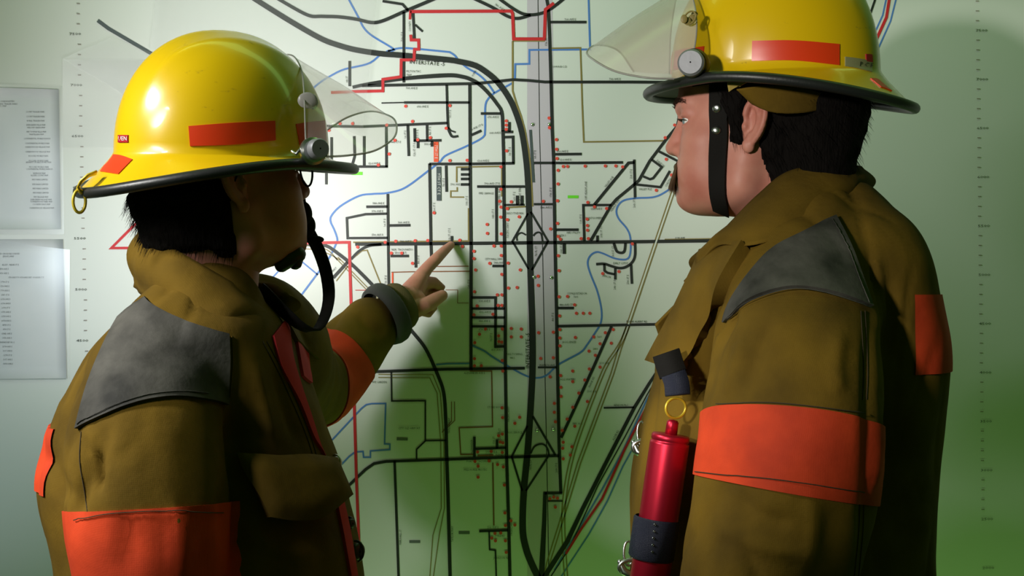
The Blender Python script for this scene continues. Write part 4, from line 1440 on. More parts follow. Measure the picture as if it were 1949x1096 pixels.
hand = MB()
W0 = J(757, 585, 0.463)
hand.add(*tube([J(712, 617, 0.442), W0, J(776, 572, 0.475)], [0.026, 0.026, 0.027], 20, flat=0.85))
palm = [(J(770, 572, .474), J(800, 528, .503), .0200, .0130), (J(770, 576, .476), J(803, 537, .522), .0210, .0125), (J(770, 582, .482), J(803, 550, .540), .0205, .0120), (J(770, 587, .486), J(798, 563, .555), .019, .0115)]
for a, b, r0, r1 in palm:
    hand.add(*tube([a, a.lerp(b, .5), b], [r0, (r0 + r1) / 2 + .001, r1], 18))
hand.add(*tube([J(798, 530, .503), J(814, 509, .520), J(829, 494, .536), J(846, 477, .566), J(858.5, 466, .5875)], [.0130, .0108, .0103, .0086, .0068], 18))       # index finger
hand.add(*tube([J(803, 537, .522), J(826, 538, .545), J(838, 547, .556), J(830, 561, .552), J(809, 568, .535)], [.0118, .0102, .0098, .0090, .0082], 18))       # middle finger
hand.add(*tube([J(803, 550, .540), J(824, 558, .562), J(834, 568, .570), J(824, 582, .562), J(806, 580, .545)], [.0112, .0094, .0090, .0082, .0076], 18))       # ring finger
hand.add(*tube([J(798, 563, .555), J(816, 577, .572), J(825, 587, .577), J(816, 597, .570), J(802, 594, .556)], [.0100, .0084, .0080, .0074, .0068], 18))       # little finger
hand.add(*tube([J(776, 588, .468), J(794, 588, .460), J(812, 580, .462), J(830, 569, .472), J(842, 562, .482)], [.0155, .0150, .0130, .0114, .0094], 18))       # thumb
hand.add(*ellipsoid(J(790, 574, .480), (.020, .018, .020)))

# arm from the shoulder to the wrist stays inside the sleeve, as the trunk does
trunk_l = MB()
trunk_l.add(*tube([P(420, 500, LY), P(405, 590, LY), P(395, 700, LY), P(390, 900, LY), P(390, 1150, LY)], [.050, .055, .11, .12, .11], 24))
trunk_l.add(*tube([P(500, 660, 0.10), P(600, 745, 0.34), P(690, 640, 0.43), P(730, 604, .45)], [.05, .045, .035, .027], 18))
trunk_l.add(*tube([P(305, 730, -.2), P(290, 790, -.24), P(288, 1000, -.27), P(300, 1300, -.26), P(330, 1480, -.24)], [.06, .05, .045, .04, .03], 18))
body_l, head_tree_l, bare_l = body('body', hl, {'neck': (-0.020, 0, -0.165), 'neck_r': 0.055}, man_l, hand, trunk_l)


def region_l(q):
    g = 0.0
    if q.x < 0.03 and -0.085 < q.z < 0.045:
        top = 1 - min(1, max(0, (q.z + 0.010) / 0.022))
        g = min(1, max(0, (0.000 - q.x) * 40 + max(0, (q.z - 0.02)) * 20))
        g *= top
        g *= min(1, max(0, (q.z + 0.075 + max(0, q.x + 0.03) * 1.2) * 30))
    return g


hair_cap(hl, man_l, bare_l, region_l, thick=0.016)

# coat of the left man
ax_near_l = [P(305, 735, -.20), P(288, 830, -.255), P(286, 920, -.27), P(288, 1010, -.275), P(296, 1200, -.26), P(330, 1450, -.24)]
ax_far_l = [P(480, 650, 0.07), P(530, 722, 0.22), P(595, 735, 0.36), P(650, 685, 0.412), P(690, 640, 0.438), P(706, 623, 0.446)]
cl = MB()
cl.add(*px_loft([(535, 330, 470, LY, .060), (570, 275, 500, LY, .10), (610, 236, 538, LY, .150), (660, 195, 562, LY, .165), (730, 150, 588, LY, .170), (800, 118, 612, LY, .170), (880, 92, 640, LY, .170), (950, 92, 660, LY, .170), (1096, 122, 690, LY, .175), (1300, 112, 700, LY, .2), (1560, 100, 705, LY, .205)]))
cl.add(*sleeve(ax_near_l, [.088, .094, .096, .095, .088, .076]))
cl.add(*sleeve(ax_far_l, [.095, .102, .094, .080, .062, .050]))
# shoulder slope from the neck to the near shoulder
cl.add(*tube([P(395, 600, -.12), P(350, 655, -.16), P(300, 730, -.20)], [.075, .085, .088], 24))
co, fs = remesh(cl, 0.0060, 5, 0.5)
nr = normals_of(co, fs)
co = crumple(co, nr, 0.0045, 10, (1, 1, .75), 1)
co = ridges(co, normals_of(co, fs), 0.0048, 13, (1, 1, .42), 2)
FL_L = [([(176, 850), (179, 890), (184, 940)], 8, -.016), ([(150, 815), (160, 900), (140, 1000)], 9, -.010), ([(205, 800), (190, 870), (165, 940)], 10, -.006), ([(430, 760), (450, 850), (440, 960), (445, 1096)], 16, -.018),
        ([(240, 690), (330, 720), (420, 700)], 14, .004), ([(330, 960), (345, 1030), (335, 1096)], 10, .006), ([(240, 980), (250, 1040), (235, 1096)], 13, -.004), ([(400, 980), (385, 1040), (395, 1096)], 13, -.005),
        ([(480, 680), (500, 760), (520, 850)], 9, .006), ([(520, 690), (545, 780), (570, 850)], 7, -.005), ([(470, 1000), (520, 1040), (600, 1060)], 12, .006), ([(90, 850), (105, 900), (135, 960)], 10, -.008),
        ([(120, 740), (110, 800), (85, 860)], 9, .004), ([(650, 610), (670, 640), (720, 660)], 8, .004), ([(680, 590), (700, 620), (740, 640)], 7, -.005)]
co = fold(co, normals_of(co, fs), FL_L)
coat_l = mk('coat', co.tolist(), fs, M['canvas'], man_l)
tag(coat_l, 'olive brown canvas turnout coat')
tl = bvh(co, fs)
# arm bands, back band
bl = arm_band('orange_band', ax_near_l, 0.335, 0.62, .108, tl, M['orange'], coat_l)
bf = arm_band('orange_band', ax_far_l, 0.60, 0.86, .10, tl, M['orange'], coat_l)
arm_band('orange_band', [P(360, 760, LY), P(360, 805, LY), P(355, 925, LY), P(355, 980, LY)], 0.21, 0.75, .34, tl, M['orange'], coat_l, nseg=50, nt=12, arc=(R(-130), R(-20)))
patch('shoulder_patch', [(272, 556), (291, 584), (355, 616), (434, 638)], [(148, 816), (209, 787), (272, 765), (336, 756), (390, 762), (431, 770)], tl, M['leather'], coat_l, left=[(272, 556), (226, 610), (177, 717), (148, 816)], right=[(434, 638), (436, 690), (431, 770)], thick=.0035)
patch('pocket_flap', [(458, 862), (520, 866), (580, 868), (627, 874)], [(500, 985), (545, 990), (590, 984), (632, 950)], tl, M['canvas'], coat_l, thick=.007, off=.004, sag=.018, puff=.010, nu=24, nv=14, smooth=3)
patch('front_lining', [(519, 606), (532, 604), (545, 606)], [(660, 1096), (668, 1096), (676, 1096)], tl, M['lining'], coat_l, nu=8, nv=60, left=[(517, 640), (532, 697), (569, 770), (594, 834), (618, 875), (643, 985), (664, 1096)], right=[(545, 606), (553, 677), (570, 736), (588, 790), (612, 863), (638, 912), (660, 1000), (676, 1096)], thick=.002)
collar([(270, 440, -.08), (298, 460, -.14), (350, 490, -.175), (420, 530, -.175), (472, 562, -.15), (503, 594, -.10)],
       [(258, 546, -.08), (298, 580, -.165), (340, 599, -.215), (400, 622, -.235), (450, 622, -.22), (498, 612, -.16)],
       [(270, 440, -.08), (330, 480, -.01), (430, 535, .0), (512, 543, -.03), (546, 562, -.06)],
       [(258, 546, -.08), (330, 590, .04), (450, 610, .06), (530, 606, .03), (552, 602, -.03)], M['canvas'], coat_l)
patch('far_collar_flap', [(540, 612), (565, 625), (582, 645)], [(560, 650), (585, 668), (604, 684)], tl, M['canvas'], coat_l, nu=10, nv=6, thick=.004)
patch('front_lining', [(562, 652), (574, 662), (584, 672)], [(573, 716), (581, 724), (590, 730)], tl, M['lining'], coat_l, nu=8, nv=10, thick=.002)  # orange patch of the far chest, its shade painted in as crimson
# stitching
for k in (0, 7):
    stitch('stitching', [(441 - k, 640), (443 - k, 690), (438 - k, 755)], tl, coat_l, m=M['canvas'])
stitch('stitching', [(155, 806), (213, 779), (275, 757), (338, 748), (390, 752)], tl, coat_l, off=.0062, m=M['leather'])
stitch('stitching', [(155, 822), (152, 880), (165, 960), (180, 1096)], tl, coat_l)
stitch('stitching', [(500, 650), (545, 740), (590, 850), (615, 960)], tl, coat_l)
stitch('stitching', [(508, 650), (553, 740), (597, 850), (622, 960)], tl, coat_l)
# cuffs of the raised arm
mb = MB(); a, b = P(712, 592, .447), P(742, 582, .462)
ca = Vector((a - b)).normalized()
v, f = lathe(P(728, 602, .449), P(764, 581, .470) - P(728, 602, .449), [(.045, -.006), (.051, -.004), (.054, .006), (.0535, .016), (.051, .021), (.044, .022), (.040, .010)], 40)
mk('leather_cuff', v, f, M['cuff_leather'], coat_l)
v, f = lathe(P(748, 590, .460), P(776, 574, .476) - P(748, 590, .460), [(.040, 0.0), (.0425, .008), (.041, .018), (.0375, .025), (.032, .026), (.029, .012)], 40)
mk('knit_wristlet', v, f, M['knit'], coat_l)
# snap and hooks at the front edge
for x, y, r in ((629, 882, .0085), (684, 1045, .011), (676, 990, .006)):
    h = tl.find_nearest(P(x, y, LY))
    e = MB(); e.add(*disc_cyl(h[0] - Vector((0, .012, 0)), Vector((0.75, -0.65, 0)), r, .006, 22, .4))
    e.add(*loop_tube([h[0] + Vector((r * 1.15 * math.cos(t) * .7, -.010 - r * math.cos(t) * .5, r * 1.15 * math.sin(t))) for t in np.linspace(0, 2 * math.pi, 20, endpoint=False)], .0016, 8))
    e.build('snap_hook', M['steel'] if y < 900 else M['rubber'], coat_l)
stitch('stitching', [(146, 990), (210, 977), (300, 972), (420, 976)], tl, coat_l, off=.0038)
legs(man_l, -.40, -.08, R(20))

# helmet of the left man
hel_l, mh_l, ht_l = helmet(P(425, 294, LY), R(28), R(1), R(5), 1, 'yellow fire helmet on the person pointing, with the clear visor at its right', 0.151)
hp = mh_l.inverted()
sticker('orange_sticker', [(359, 240), (440, 234), (523, 230)], [(362, 278), (445, 275), (524, 267)], ht_l, hel_l, M['sticker'])
sticker('orange_sticker', [(563, 236), (590, 232), (617, 230)], [(570, 276), (590, 274), (620, 268)], ht_l, hel_l, M['sticker'])
sticker('orange_sticker', [(207, 294), (230, 296), (253, 304)], [(172, 324), (200, 328), (226, 332)], ht_l, hel_l, M['sticker'])
nt_ = sticker('name_tape', [(226, 257), (235, 257), (245, 257)], [(226, 271), (235, 271), (245, 271)], ht_l, hel_l, M['redlabel'])


def surface_word(s, px, py, cap, tree, parent, m, rot=0, wid=1.0, off=.0018, name='lettering'):
    v, f = text_mesh(s)
    k = cap / .70; a = R(rot); q = []
    for x, z, _ in v:
        x2, z2 = x * k * wid, z * k
        d = ray(px + x2 * math.cos(a) + z2 * math.sin(a), py - z2 * math.cos(a) + x2 * math.sin(a))
        h = tree.ray_cast(CAM, d)
        p = h[0] if h[0] is not None else tree.find_nearest(CAM + d * 1.8)[0]
        n = h[1] if h[0] is not None else -d
        n = n if n.dot(d) < 0 else -n
        q.append(p + n * off - d * .0004)
    return mk(name, q, f, m, parent, smooth=False)


surface_word('UEN', 235.5, 264, 8, ht_l, hel_l, M['white'], wid=.75)
# visor and its pivot
visor([P(583, 292, -.215), P(581, 240, -.20), P(579, 180, -.17), P(574, 134, -.12), P(560, 108, -.06), P(543, 106, -.01), P(556, 130, .04), P(590, 190, .085), P(606, 250, .095)],
      [P(622, 298, -.215), P(660, 296, -.20), P(712, 287, -.17), P(748, 264, -.12), P(755, 240, -.06), P(744, 222, -.01), P(705, 212, .04), P(660, 224, .085), P(622, 248, .095)], hel_l, M['visor_clear'], .004)
kb = MB(); kb.add(*disc_cyl(P(602, 284, -.212), Vector((.52, -.85, 0)), .0125, .012, 30, .25)); kb.build('visor_knob', M['knob'], hel_l, sharp=35)
kb = MB(); kb.add(*disc_cyl(P(594, 288, -.207), Vector((.52, -.85, 0)), .0165, .007, 30, .3)); kb.build('knob_base', M['steel'], hel_l, sharp=35)
kb = MB()
kb.add(*tube([P(556, 288, -.213), P(564, 293, -.216), P(572, 282, -.216), P(580, 290, -.216), P(584, 279, -.215)], .0018, 8)); kb.build('wire_spring', M['steel'], hel_l)
kb = MB(); kb.add(*ellipsoid(P(585, 191, -.175), (.012, .003, .010))); kb.add(*ellipsoid(P(596, 194, -.165), (.006, .003, .009))); kb.build('visor_clip', M['visor_edge'], hel_l)
# hanging ring at the back edge
e = MB()
e.add(*ribbon([P(184, 328, -.205), P(168, 334, -.21), P(156, 344, -.21), P(149, 354, -.208), P(150, 364, -.205), P(158, 370, -.20)], (0.3, -1, 0.3), .010, .0022))
e.build('hanger_clip', M['brass'], hel_l)
e = MB()
rc = P(151, 383, -.207)
e.add(*loop_tube([rc + Vector((.0062 * math.cos(t), .004 * math.cos(t), .0135 * math.sin(t))) for t in np.linspace(0, 2 * math.pi, 28, endpoint=False)], .0019, 8))
e.build('hanger_ring', M['brass'], hel_l)
# chin strap hanging in front of the neck
def strap_px(pts, side, w, t=.0022, n=40):
    q = catmull([tuple(P(*p)) for p in pts], n)
    return ribbon([Vector(x) for x in q], side, w, t)


e = MB()
e.add(*strap_px([(556, 330, -.05), (568, 370, -.035), (575, 405, -.03), (583, 430, -.03), (596, 456, -.03), (608, 480, -.035), (621, 520, -.045), (626, 565, -.06), (617, 605, -.075), (600, 629, -.09), (575, 622, -.10), (548, 600, -.10), (520, 575, -.09), (495, 552, -.07)], (0.75, -0.62, 0.12), .0205))
e.build('chin_strap', M['strap'], hel_l)
e = MB()
e.add(*ellipsoid(P(577, 408, -.05), (.012, .010, .017))); e.add(*ellipsoid(P(582, 430, -.045), (.013, .008, .016))); e.add(*ellipsoid(P(598, 456, -.04), (.013, .006, .0055)))
e.build('strap_buckle_pad', M['strap'], hel_l)
e = MB()
e.add(*tube([P(571, 415, -.06), P(573, 432, -.06), P(574, 450, -.06)], .0026, 8)); e.add(*tube([P(579, 425, -.06), P(578, 440, -.06)], .002, 8)); e.add(*disc_cyl(P(572, 428, -.062), (0.3, -1, 0), .006, .003, 16))
e.build('strap_buckle', M['steel'], hel_l)
e = MB()
e.add(*tube([P(566, 484, -.085), P(552, 490, -.09), P(536, 505, -.09)], [.011, .012, .009], 14)); e.add(*tube([P(565, 482, -.08), P(562, 500, -.085)], [.011, .009], 14))
e.build('strap_toggle', M['rubber'], hel_l)

# spectacles of the left man
gl = empty('eyeglasses', hl @ Vector((.1, 0, .012)), 'thin framed eyeglasses on the pointing person, under the helmet brim', 'glasses')
for sgn in (-1, 1):
    cc = Vector((.111, sgn * .033, .012))
    ringp = [hl @ (cc + Vector((-.004 * abs(math.cos(t)) * 0, .0245 * math.cos(t), .0225 * math.sin(t) - .004 * math.cos(t) * 0))) for t in np.linspace(0, 2 * math.pi, 36, endpoint=False)]
    mk('lens_rim', *loop_tube(ringp, .0014, 8), M['liner'], gl)
    mk('lens', [hl @ cc] + ringp, [(0, i + 1, (i + 1) % 36 + 1) for i in range(36)], M['lens'], gl)
    e = MB(); e.add(*tube([hl @ Vector((.110, sgn * .057, .020)), hl @ Vector((.09, sgn * .0735, .020)), hl @ Vector((.04, sgn * .0785, .020)), hl @ Vector((.012, sgn * .080, .020)), hl @ Vector((.004, sgn * .079, .006))], .0014, 8)); e.build('temple_arm', M['liner'], gl)
e = MB(); e.add(*tube([hl @ Vector((.111, -.010, .016)), hl @ Vector((.117, 0, .019)), hl @ Vector((.111, .010, .016))], .0013, 8)); e.build('bridge', M['liner'], gl)
for sgn in (-1, 1):
    v, f = ellipsoid((.0872, sgn * .0315, .0155), (.0112, .0112, .0112), 24, 16)
    mk('eyeball', [hl @ x for x in v], f, M['eye'], man_l)

# ------------------------------------------------------------------ right man
RY = -0.04
man_r = empty('person', (0.36, -0.03, 0), 'person with a moustache in a brown canvas coat, looking at the map in profile', 'person')
hr = frame_matrix(P(1446, 254, RY), R(12), R(0), R(0), -1)
trunk_r = MB()
trunk_r.add(*tube([P(1500, 380, RY), P(1515, 470, RY), P(1520, 620, RY), P(1510, 900, RY), P(1500, 1150, RY)], [.065, .075, .13, .14, .13], 24))
trunk_r.add(*tube([P(1520, 600, -.2), P(1512, 760, -.24), P(1490, 950, -.26), P(1440, 1250, -.28), P(1380, 1480, -.3)], [.06, .05, .045, .04, .03], 18))
body_r, head_tree_r, bare_r = body('body', hr, {'neck': (-0.060, 0, -0.21), 'ear': 0.97}, man_r, None, trunk_r)


def ramp(x, a, b):
    t = min(1.0, max(0.0, (x - a) / (b - a)))
    return t * t * (3 - 2 * t)


def region_r(q):
    w = noise.noise(q * 90) * 0.004
    back = ramp(-q.x + w, 0.000 + 0.3 * max(0, -q.z - 0.02), 0.020 + 0.3 * max(0, -q.z - 0.02)) * ramp(q.z + w, -0.080, -0.060)
    top = ramp(q.z + w, 0.042, 0.056) * ramp(-q.x, -0.055, -0.040)
    burn = 0.5 * ramp(q.z + w, -0.022, -0.008) * ramp(q.x + w, 0.012, 0.019) * ramp(-q.x + w, -0.036 - 0.012 * ramp(q.z, 0.0, 0.04), -0.028 - 0.012 * ramp(q.z, 0.0, 0.04)) * ramp(abs(q.y), 0.045, 0.055)
    return max(back, top if q.z < 0.09 else 0, burn)


hair_cap(hr, man_r, bare_r, region_r, thick=lambda q: 0.012 + 0.026 * max(0, min(1, (-q.x - 0.03) * 20)) * max(0, min(1, 1.0 - (q.z - 0.0) * 8)), n_strands=1600)
for sgn in (-1, 1):
    v, f = ellipsoid((.0872, sgn * .0315, .0155), (.0112, .0112, .0112), 24, 16)
    mk('eyeball', [hr @ x for x in v], f, M['eye'], man_r)
# moustache and eyebrows
ms = MB(); roots, dirs = [], []
hinv = hr.inverted()
for k in range(2200):
    t = random.uniform(-1, 1)
    y = t * .030; z = -.037 - .011 * abs(t) ** 1.5 + random.uniform(-.005, .003)
    o = hr @ Vector((.16, y, z)); d = hr.to_3x3() @ Vector((-1, 0, 0))
    h = head_tree_r.ray_cast(o, d)
    if h[0] is None: continue
    roots.append(h[0] - d * .001)
    dirs.append(hr.to_3x3() @ Vector((.42 - .15 * abs(t), t * .42 + random.uniform(-.1, .1), -1)))
strands(ms, roots, dirs, .0175, .00060, .5, 5)
core = tube([hr @ Vector(p) for p in ((.095, -.026, -.050), (.103, -.016, -.045), (.107, 0, -.042), (.103, .016, -.045), (.095, .026, -.050))], [.0030, .0052, .0056, .0052, .0030], 12)
ms.add(*core)
ms.build('moustache', M['tash'], man_r)
for sgn in (-1, 1):
    eb = MB(); roots, dirs = [], []
    for k in range(260):
        t = random.random()
        y = sgn * (.012 + .036 * t); z = .036 + .006 * math.sin(t * 2.6) + random.uniform(-.003, .003)
        o = hr @ Vector((.16, y, z)); d = hr.to_3x3() @ Vector((-1, 0, 0))
        h = head_tree_r.ray_cast(o, d)
        if h[0] is None: continue
        roots.append(h[0]); dirs.append(hr.to_3x3() @ Vector((.35, sgn * 1.0, .35 - .5 * t)))
    strands(eb, roots, dirs, .008, .00035, .1, 4)
    tag(eb.build('eyebrow', M['brow'], man_r), kind='stuff')
    el = MB(); roots, dirs = [], []
    for k in range(70):
        t = k / 69
        y = sgn * (.0195 + .025 * t)
        roots.append(hr @ Vector((.0995 - 40 * (abs(y) - .0305) ** 2, y, .0172 - 14 * (abs(y) - .0315) ** 2)))
        dirs.append(hr.to_3x3() @ Vector((1, sgn * (t - .4) * .9, -.25)))
    strands(el, roots, dirs, .0055, .00042, -.3, 4)
    tag(el.build('eyelashes', M['brow'], man_r), kind='stuff')

# coat of the right man
ax_near_r = [P(1520, 610, -.19), P(1514, 700, -.235), P(1508, 800, -.255), P(1498, 900, -.265), P(1480, 1010, -.27), P(1455, 1130, -.28), P(1400, 1450, -.30)]
ax_far_r = [P(1500, 620, .15), P(1480, 800, .19), P(1470, 1000, .20), P(1450, 1400, .18)]
cr = MB()
cr.add(*px_loft([(352, 1520, 1650, RY, .060), (390, 1450, 1688, RY, .10), (435, 1390, 1728, RY, .145), (490, 1342, 1758, RY, .165), (560, 1302, 1772, RY, .172), (640, 1258, 1790, RY, .172), (700, 1243, 1794, RY, .172), (760, 1230, 1787, RY, .172), (830, 1217, 1777, RY, .172), (950, 1203, 1773, RY, .172), (1096, 1200, 1773, RY, .175), (1300, 1195, 1790, RY, .205), (1560, 1190, 1795, RY, .21)]))
cr.add(*sleeve(ax_near_r, [.095, .106, .108, .107, .104, .100, .084]))
cr.add(*sleeve(ax_far_r, [.10, .10, .098, .08]))
cr.add(*tube([P(1545, 440, -.10), P(1530, 520, -.15), P(1520, 610, -.19)], [.070, .085, .095], 24))
co, fs = remesh(cr, 0.0060, 5, 0.5)
nr = normals_of(co, fs)
co = crumple(co, nr, 0.0045, 10, (1, 1, .75), 5)
co = ridges(co, normals_of(co, fs), 0.0048, 13, (1, 1, .42), 6)
FL_R = [([(1400, 570), (1362, 640), (1338, 720), (1330, 780)], 11, -.026), ([(1652, 590), (1652, 760), (1648, 940), (1635, 1096)], 9, -.006),
        ([(1420, 640), (1395, 720), (1380, 760)], 10, .006), ([(1470, 600), (1440, 680), (1420, 750)], 9, -.005), ([(1600, 620), (1590, 700), (1600, 760)], 12, .005),
        ([(1400, 930), (1440, 980), (1520, 1000)], 12, -.006), ([(1360, 1000), (1450, 1040), (1560, 1060)], 12, .006), ([(1600, 950), (1580, 1020), (1595, 1096)], 16, -.004), ([(1540, 940), (1550, 1010), (1530, 1096)], 11, .005),
        ([(1680, 520), (1700, 600), (1690, 700)], 10, -.007), ([(1660, 480), (1680, 560), (1672, 640)], 8, .005)]
co = fold(co, normals_of(co, fs), FL_R)
coat_r = mk('coat', co.tolist(), fs, M['canvas'], man_r)
tag(coat_r, 'olive brown canvas turnout coat')
tr_ = bvh(co, fs)
arm_band('orange_band', ax_near_r, 0.260, 0.410, .112, tr_, M['orange'], coat_r)
arm_band('orange_band', [P(1530, 500, RY), P(1530, 560, RY), P(1530, 700, RY), P(1530, 760, RY)], 0.23, 0.77, .34, tr_, M['orange'], coat_r, nseg=50, nt=12, arc=(R(15), R(146)))
patch('shoulder_patch', [(1380, 611), (1396, 572), (1432, 520), (1472, 477), (1530, 445), (1588, 414)], [(1382, 614), (1430, 572), (1500, 550), (1560, 554), (1610, 567), (1656, 584)], tr_, M['leather'], coat_r, right=[(1588, 414), (1616, 470), (1637, 530), (1656, 584)], thick=.0035)
collar([(1640, 322, -.03), (1590, 316, -.09), (1500, 332, -.125), (1442, 376, -.13), (1394, 424, -.115), (1362, 458, -.07)],
       [(1650, 370, -.03), (1610, 388, -.12), (1550, 422, -.175), (1482, 454, -.20), (1420, 468, -.195), (1366, 468, -.14), (1326, 510, -.09)],
       [(1640, 322, -.03), (1560, 335, .05), (1450, 392, .08), (1395, 428, .05), (1350, 470, -.02)],
       [(1650, 370, -.03), (1560, 400, .12), (1450, 450, .14), (1380, 470, .10), (1318, 520, .0)], M['canvas'], coat_r)
# storm flap down the front
patch('storm_flap', [(1352, 486), (1390, 478), (1428, 476)], [(1252, 690), (1280, 700), (1306, 704)], tr_, M['canvas'], coat_r, left=[(1352, 486), (1326, 545), (1292, 615), (1252, 690)], right=[(1428, 476), (1392, 540), (1350, 620), (1306, 704)], thick=.010, off=.008, nu=14, nv=30, smooth=14)


def panel_px(name, rows, m, parent, thick=.005, n=12, k=14):
    """loose flap of cloth: rows of (px, py, Y) points, given its own thickness"""
    A = [catmull([tuple(P(*q)) for q in r], n) for r in rows]
    A = np.array(A)
    G = np.array([catmull(A[:, i], k) for i in range(n)])      # n x k x 3
    v = [Vector(G[i, j]) for i in range(n) for j in range(k)]
    f = grid_faces(n, k)
    o = mk(name, v, f, m, parent)
    s = o.modifiers.new('thickness', 'SOLIDIFY'); s.thickness = thick; s.offset = 0
    return o


panel_px('front_flap', [[(1352, 470, -.08), (1330, 505, -.07), (1302, 536, -.06)], [(1362, 500, -.07), (1340, 525, -.06), (1314, 556, -.05)]], M['canvas'], coat_r)
panel_px('front_flap', [[(1325, 545, -.06), (1285, 580, -.055), (1247, 618, -.05)], [(1330, 575, -.05), (1295, 610, -.045), (1258, 650, -.04)]], M['canvas'], coat_r)
for k in (0, 8):
    stitch('stitching', [(1646 - k, 592), (1651 - k, 700), (1649 - k, 760)], tr_, coat_r)
    stitch('stitching', [(1644 - k, 945), (1642 - k, 1010), (1634 - k, 1096)], tr_, coat_r)
stitch('stitching', [(1392, 606), (1432, 579), (1500, 557), (1560, 561), (1650, 588)], tr_, coat_r, off=.0062, m=M['leather'])
stitch('stitching', [(1582, 424), (1608, 474), (1628, 532), (1646, 578)], tr_, coat_r, off=.0062, m=M['leather'])
stitch('stitching', [(1368, 770), (1480, 768), (1640, 786)], tr_, coat_r, off=.0038)
stitch('stitching', [(1328, 898), (1480, 912), (1640, 936)], tr_, coat_r, off=.0038)
legs(man_r, .37, -.04, R(165))
# hooks at the front edge
for x, y in ((1222, 850), (1196, 1078)):
    h = tr_.find_nearest(P(x, y, RY))
    c = P(x, y, h[0].y - .01)
    e = MB()
    e.add(*loop_tube([c + Vector((.006 * math.cos(t), .004 * math.sin(t), .017 + .015 * math.sin(t))) for t in np.linspace(0, 2 * math.pi, 24, endpoint=False)], .0017, 8))
    e.add(*tube([c + Vector((-.011, 0, .006)), c + Vector((-.006, -.004, -.006)), c + Vector((.006, -.006, -.011)), c + Vector((.016, -.004, -.009))], [.0035, .0055, .0055, .004], 12))
    e.add(*loop_tube([c + Vector((.003 + .015 * math.cos(t), -.003, -.001 + .010 * math.sin(t))) for t in np.linspace(0, 2 * math.pi, 24, endpoint=False)], .0030, 8))
    e.build('snap_hook', M['steel'], coat_r)

# red hand torch clipped on the chest
def chest_y(px, py):
    h = tr_.ray_cast(CAM, ray(px, py))
    return h[0].y if h[0] is not None else -.1


ty = min(chest_y(x, y) for x, y in ((1275, 830), (1265, 900), (1255, 990), (1290, 850))) - .034
lt = empty('flashlight', P(1255, 950, ty), 'red metal flashlight hanging from a ring on the chest of the person with moustache', 'flashlight')
pa, pb = P(1283, 786, ty), P(1225, 1180, ty)
axv = (pb - pa).normalized(); Lt = (pb - pa).length
v, f = lathe(pa + axv * .026, axv, [(.001, -.0005), (.0215, 0.0), (.0230, .002), (.0230, .007), (.0215, .0085), (.0235, .0095), (.0238, .012), (.0238, Lt - .03), (.0225, Lt - .026), (.001, Lt - .025)], 40)
mk('barrel', v, f, M['redmetal'], lt)
v, f = lathe(pa + axv * .008, axv, [(.001, 0), (.0055, .0006), (.0072, .003), (.0075, .018), (.001, .0185)], 24)
mk('end_cap', v, f, M['redmetal'], lt)
rc = pa + Vector((.002, 0, .002))
e = MB()
e.add(*loop_tube([rc + Vector((.0125 * math.cos(t), .006 * math.cos(t), .012 * math.sin(t) + .004)) for t in np.linspace(0, 2 * math.pi, 30, endpoint=False)], .0017, 8))
e.build('split_ring', M['brass'], lt)
v, f = lathe(P(1250, 985, ty), axv, [(.0255, 0), (.0275, .002), (.0275, .047), (.0255, .050)], 40)
mk('holder_strap', v, f, M['navy'], lt)
e = MB()
for k in range(5):
    e.add(*disc_cyl(P(1246 - 1.2 * k, 998 + 13 * k, ty - .0275), (0, -1, 0), .0014, .0012, 10))
e.build('strap_eyelets', M['steel'], lt)
e = MB(); e.add(*strap_px([(1268, 672, ty + .02), (1274, 692, ty + .012), (1281, 712, ty + .006)], (1, -.2, .35), .034, .004, 16)); e.build('hanging_tab', M['strap'], lt)
e = MB(); e.add(*strap_px([(1282, 712, ty + .006), (1288, 730, ty), (1290, 752, ty - .004)], (1, -.2, .15), .030, .006, 16)); e.build('hanging_tab', M['navy'], lt)

# helmet of the right man
hel_r, mh_r, ht_r = helmet(P(1474, 147, RY), R(21), R(-1), R(-3), -1, 'yellow fire helmet on the person with moustache, smoky visor raised at its left', 0.166)
sticker('orange_sticker', [(1432, 78), (1510, 77), (1597, 84)], [(1431, 116), (1510, 115), (1597, 124)], ht_r, hel_r, M['sticker'])
sticker('orange_sticker', [(1257, 108), (1290, 96), (1341, 88)], [(1254, 142), (1290, 132), (1338, 126)], ht_r, hel_r, M['sticker'])
sticker('orange_sticker', [(1656, 150), (1664, 150), (1671, 152)], [(1676, 166), (1688, 170), (1697, 174)], ht_r, hel_r, M['sticker'])
sticker('red_tape', [(1647, 103), (1654, 103), (1659, 104)], [(1648, 117), (1655, 118), (1660, 119)], ht_r, hel_r, M['redlabel'])
sticker('name_tape', [(1608, 108), (1632, 111), (1659, 116)], [(1608, 126), (1632, 130), (1659, 137)], ht_r, hel_r, M['grey_tape'])
surface_word('P C F', 1647, 124, 9, ht_r, hel_r, M['ink'], rot=8, wid=.9)
visor([P(1306, 138, -.150), P(1322, 90, -.15), P(1326, 40, -.13), P(1318, -5, -.09), P(1303, -22, -.02), P(1290, -15, .03), P(1277, 60, .08), P(1274, 140, .09)],
      [P(1282, 150, -.150), P(1232, 148, -.15), P(1172, 136, -.13), P(1130, 114, -.09), P(1117, 99, -.02), P(1136, 86, .03), P(1176, 96, .07), P(1206, 136, .09)], hel_r, M['visor_smoke'], .004)
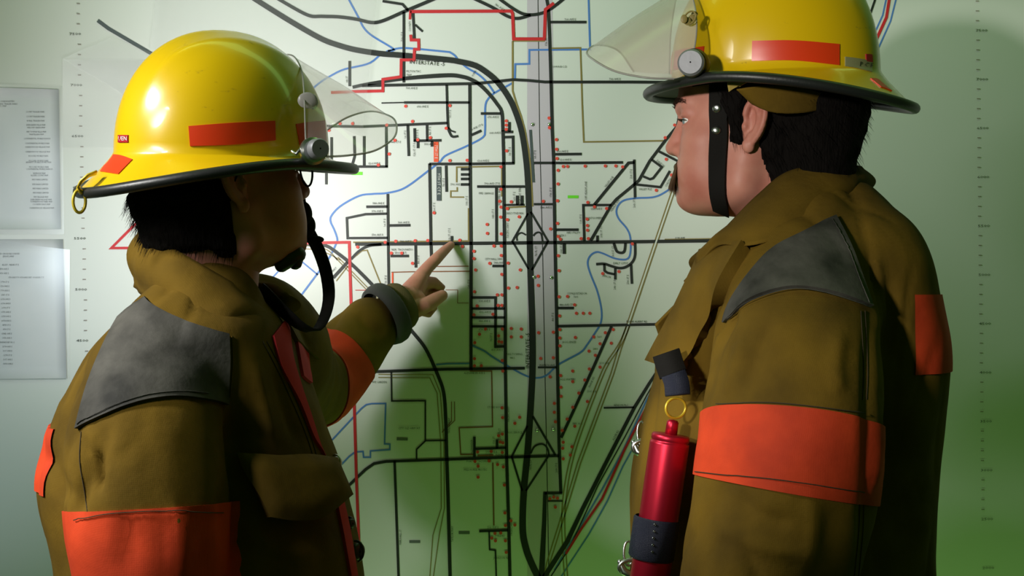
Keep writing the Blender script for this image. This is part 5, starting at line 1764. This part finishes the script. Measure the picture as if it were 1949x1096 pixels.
kb = MB(); kb.add(*disc_cyl(P(1317, 121, -.158), Vector((-.28, -.96, 0)), .0165, .012, 30, .25)); kb.build('visor_knob', M['knob'], hel_r, sharp=35)
kb = MB(); kb.add(*disc_cyl(P(1324, 124, -.140), Vector((-.28, -.96, 0)), .0185, .020, 30, .25)); kb.build('knob_base', M['rubber'], hel_r, sharp=35)
e = MB()
for k, (x, y) in enumerate(((1302, 36), (1309, 40), (1317, 34), (1322, 27))):
    e.add(*ellipsoid(P(x, y, -.143 + .004 * k), (.0042, .0012, .0055 - .0006 * k)))
e.add(*loop_tube([P(1313 + 11 * math.cos(t), 34 + 12 * math.sin(t) - 4 * math.cos(t), -.140) for t in np.linspace(0, 2 * math.pi, 26, endpoint=False)], .0011, 8))
e.build('visor_emblem', M['olive'], hel_r)
# chin strap with two snaps, over the cheek and under the jaw
patch('chin_strap', [(1349, 150), (1364, 150), (1383, 150)], [(1358, 396), (1372, 402), (1388, 408)], head_tree_r, M['strap'], hel_r, left=[(1352, 150), (1352, 230), (1349, 300), (1351, 360), (1358, 396)], right=[(1386, 150), (1385, 230), (1384, 300), (1383, 360), (1388, 408)], nu=12, nv=50, off=.002, thick=.003)
for x, y in ((1367, 206), (1364, 249)):
    h = head_tree_r.ray_cast(CAM, ray(x, y))
    v, f = lathe(h[0] + h[1] * .0045, h[1], [(.0062, 0), (.0062, .001), (.005, .0028), (.0025, .0038), (.0001, .004)], 24)
    mk('snap_fastener', v, f, M['steel'], hel_r)
panel_px('flap_lining', [[(1384, 152, -.150), (1412, 150, -.152), (1446, 150, -.152)], [(1385, 164, -.150), (1406, 160, -.151), (1430, 154, -.152)], [(1387, 175, -.149), (1396, 169, -.150), (1408, 163, -.151)]], M['knit_light'], hel_r, .003)
panel_px('ear_flap', [[(1402, 170, -.150), (1450, 163, -.155), (1520, 165, -.15), (1590, 185, -.125)], [(1420, 186, -.145), (1462, 196, -.15), (1520, 196, -.145), (1590, 196, -.12)], [(1432, 196, -.14), (1470, 213, -.146), (1525, 215, -.142), (1592, 202, -.115)]], M['canvas'], hel_r, .004)
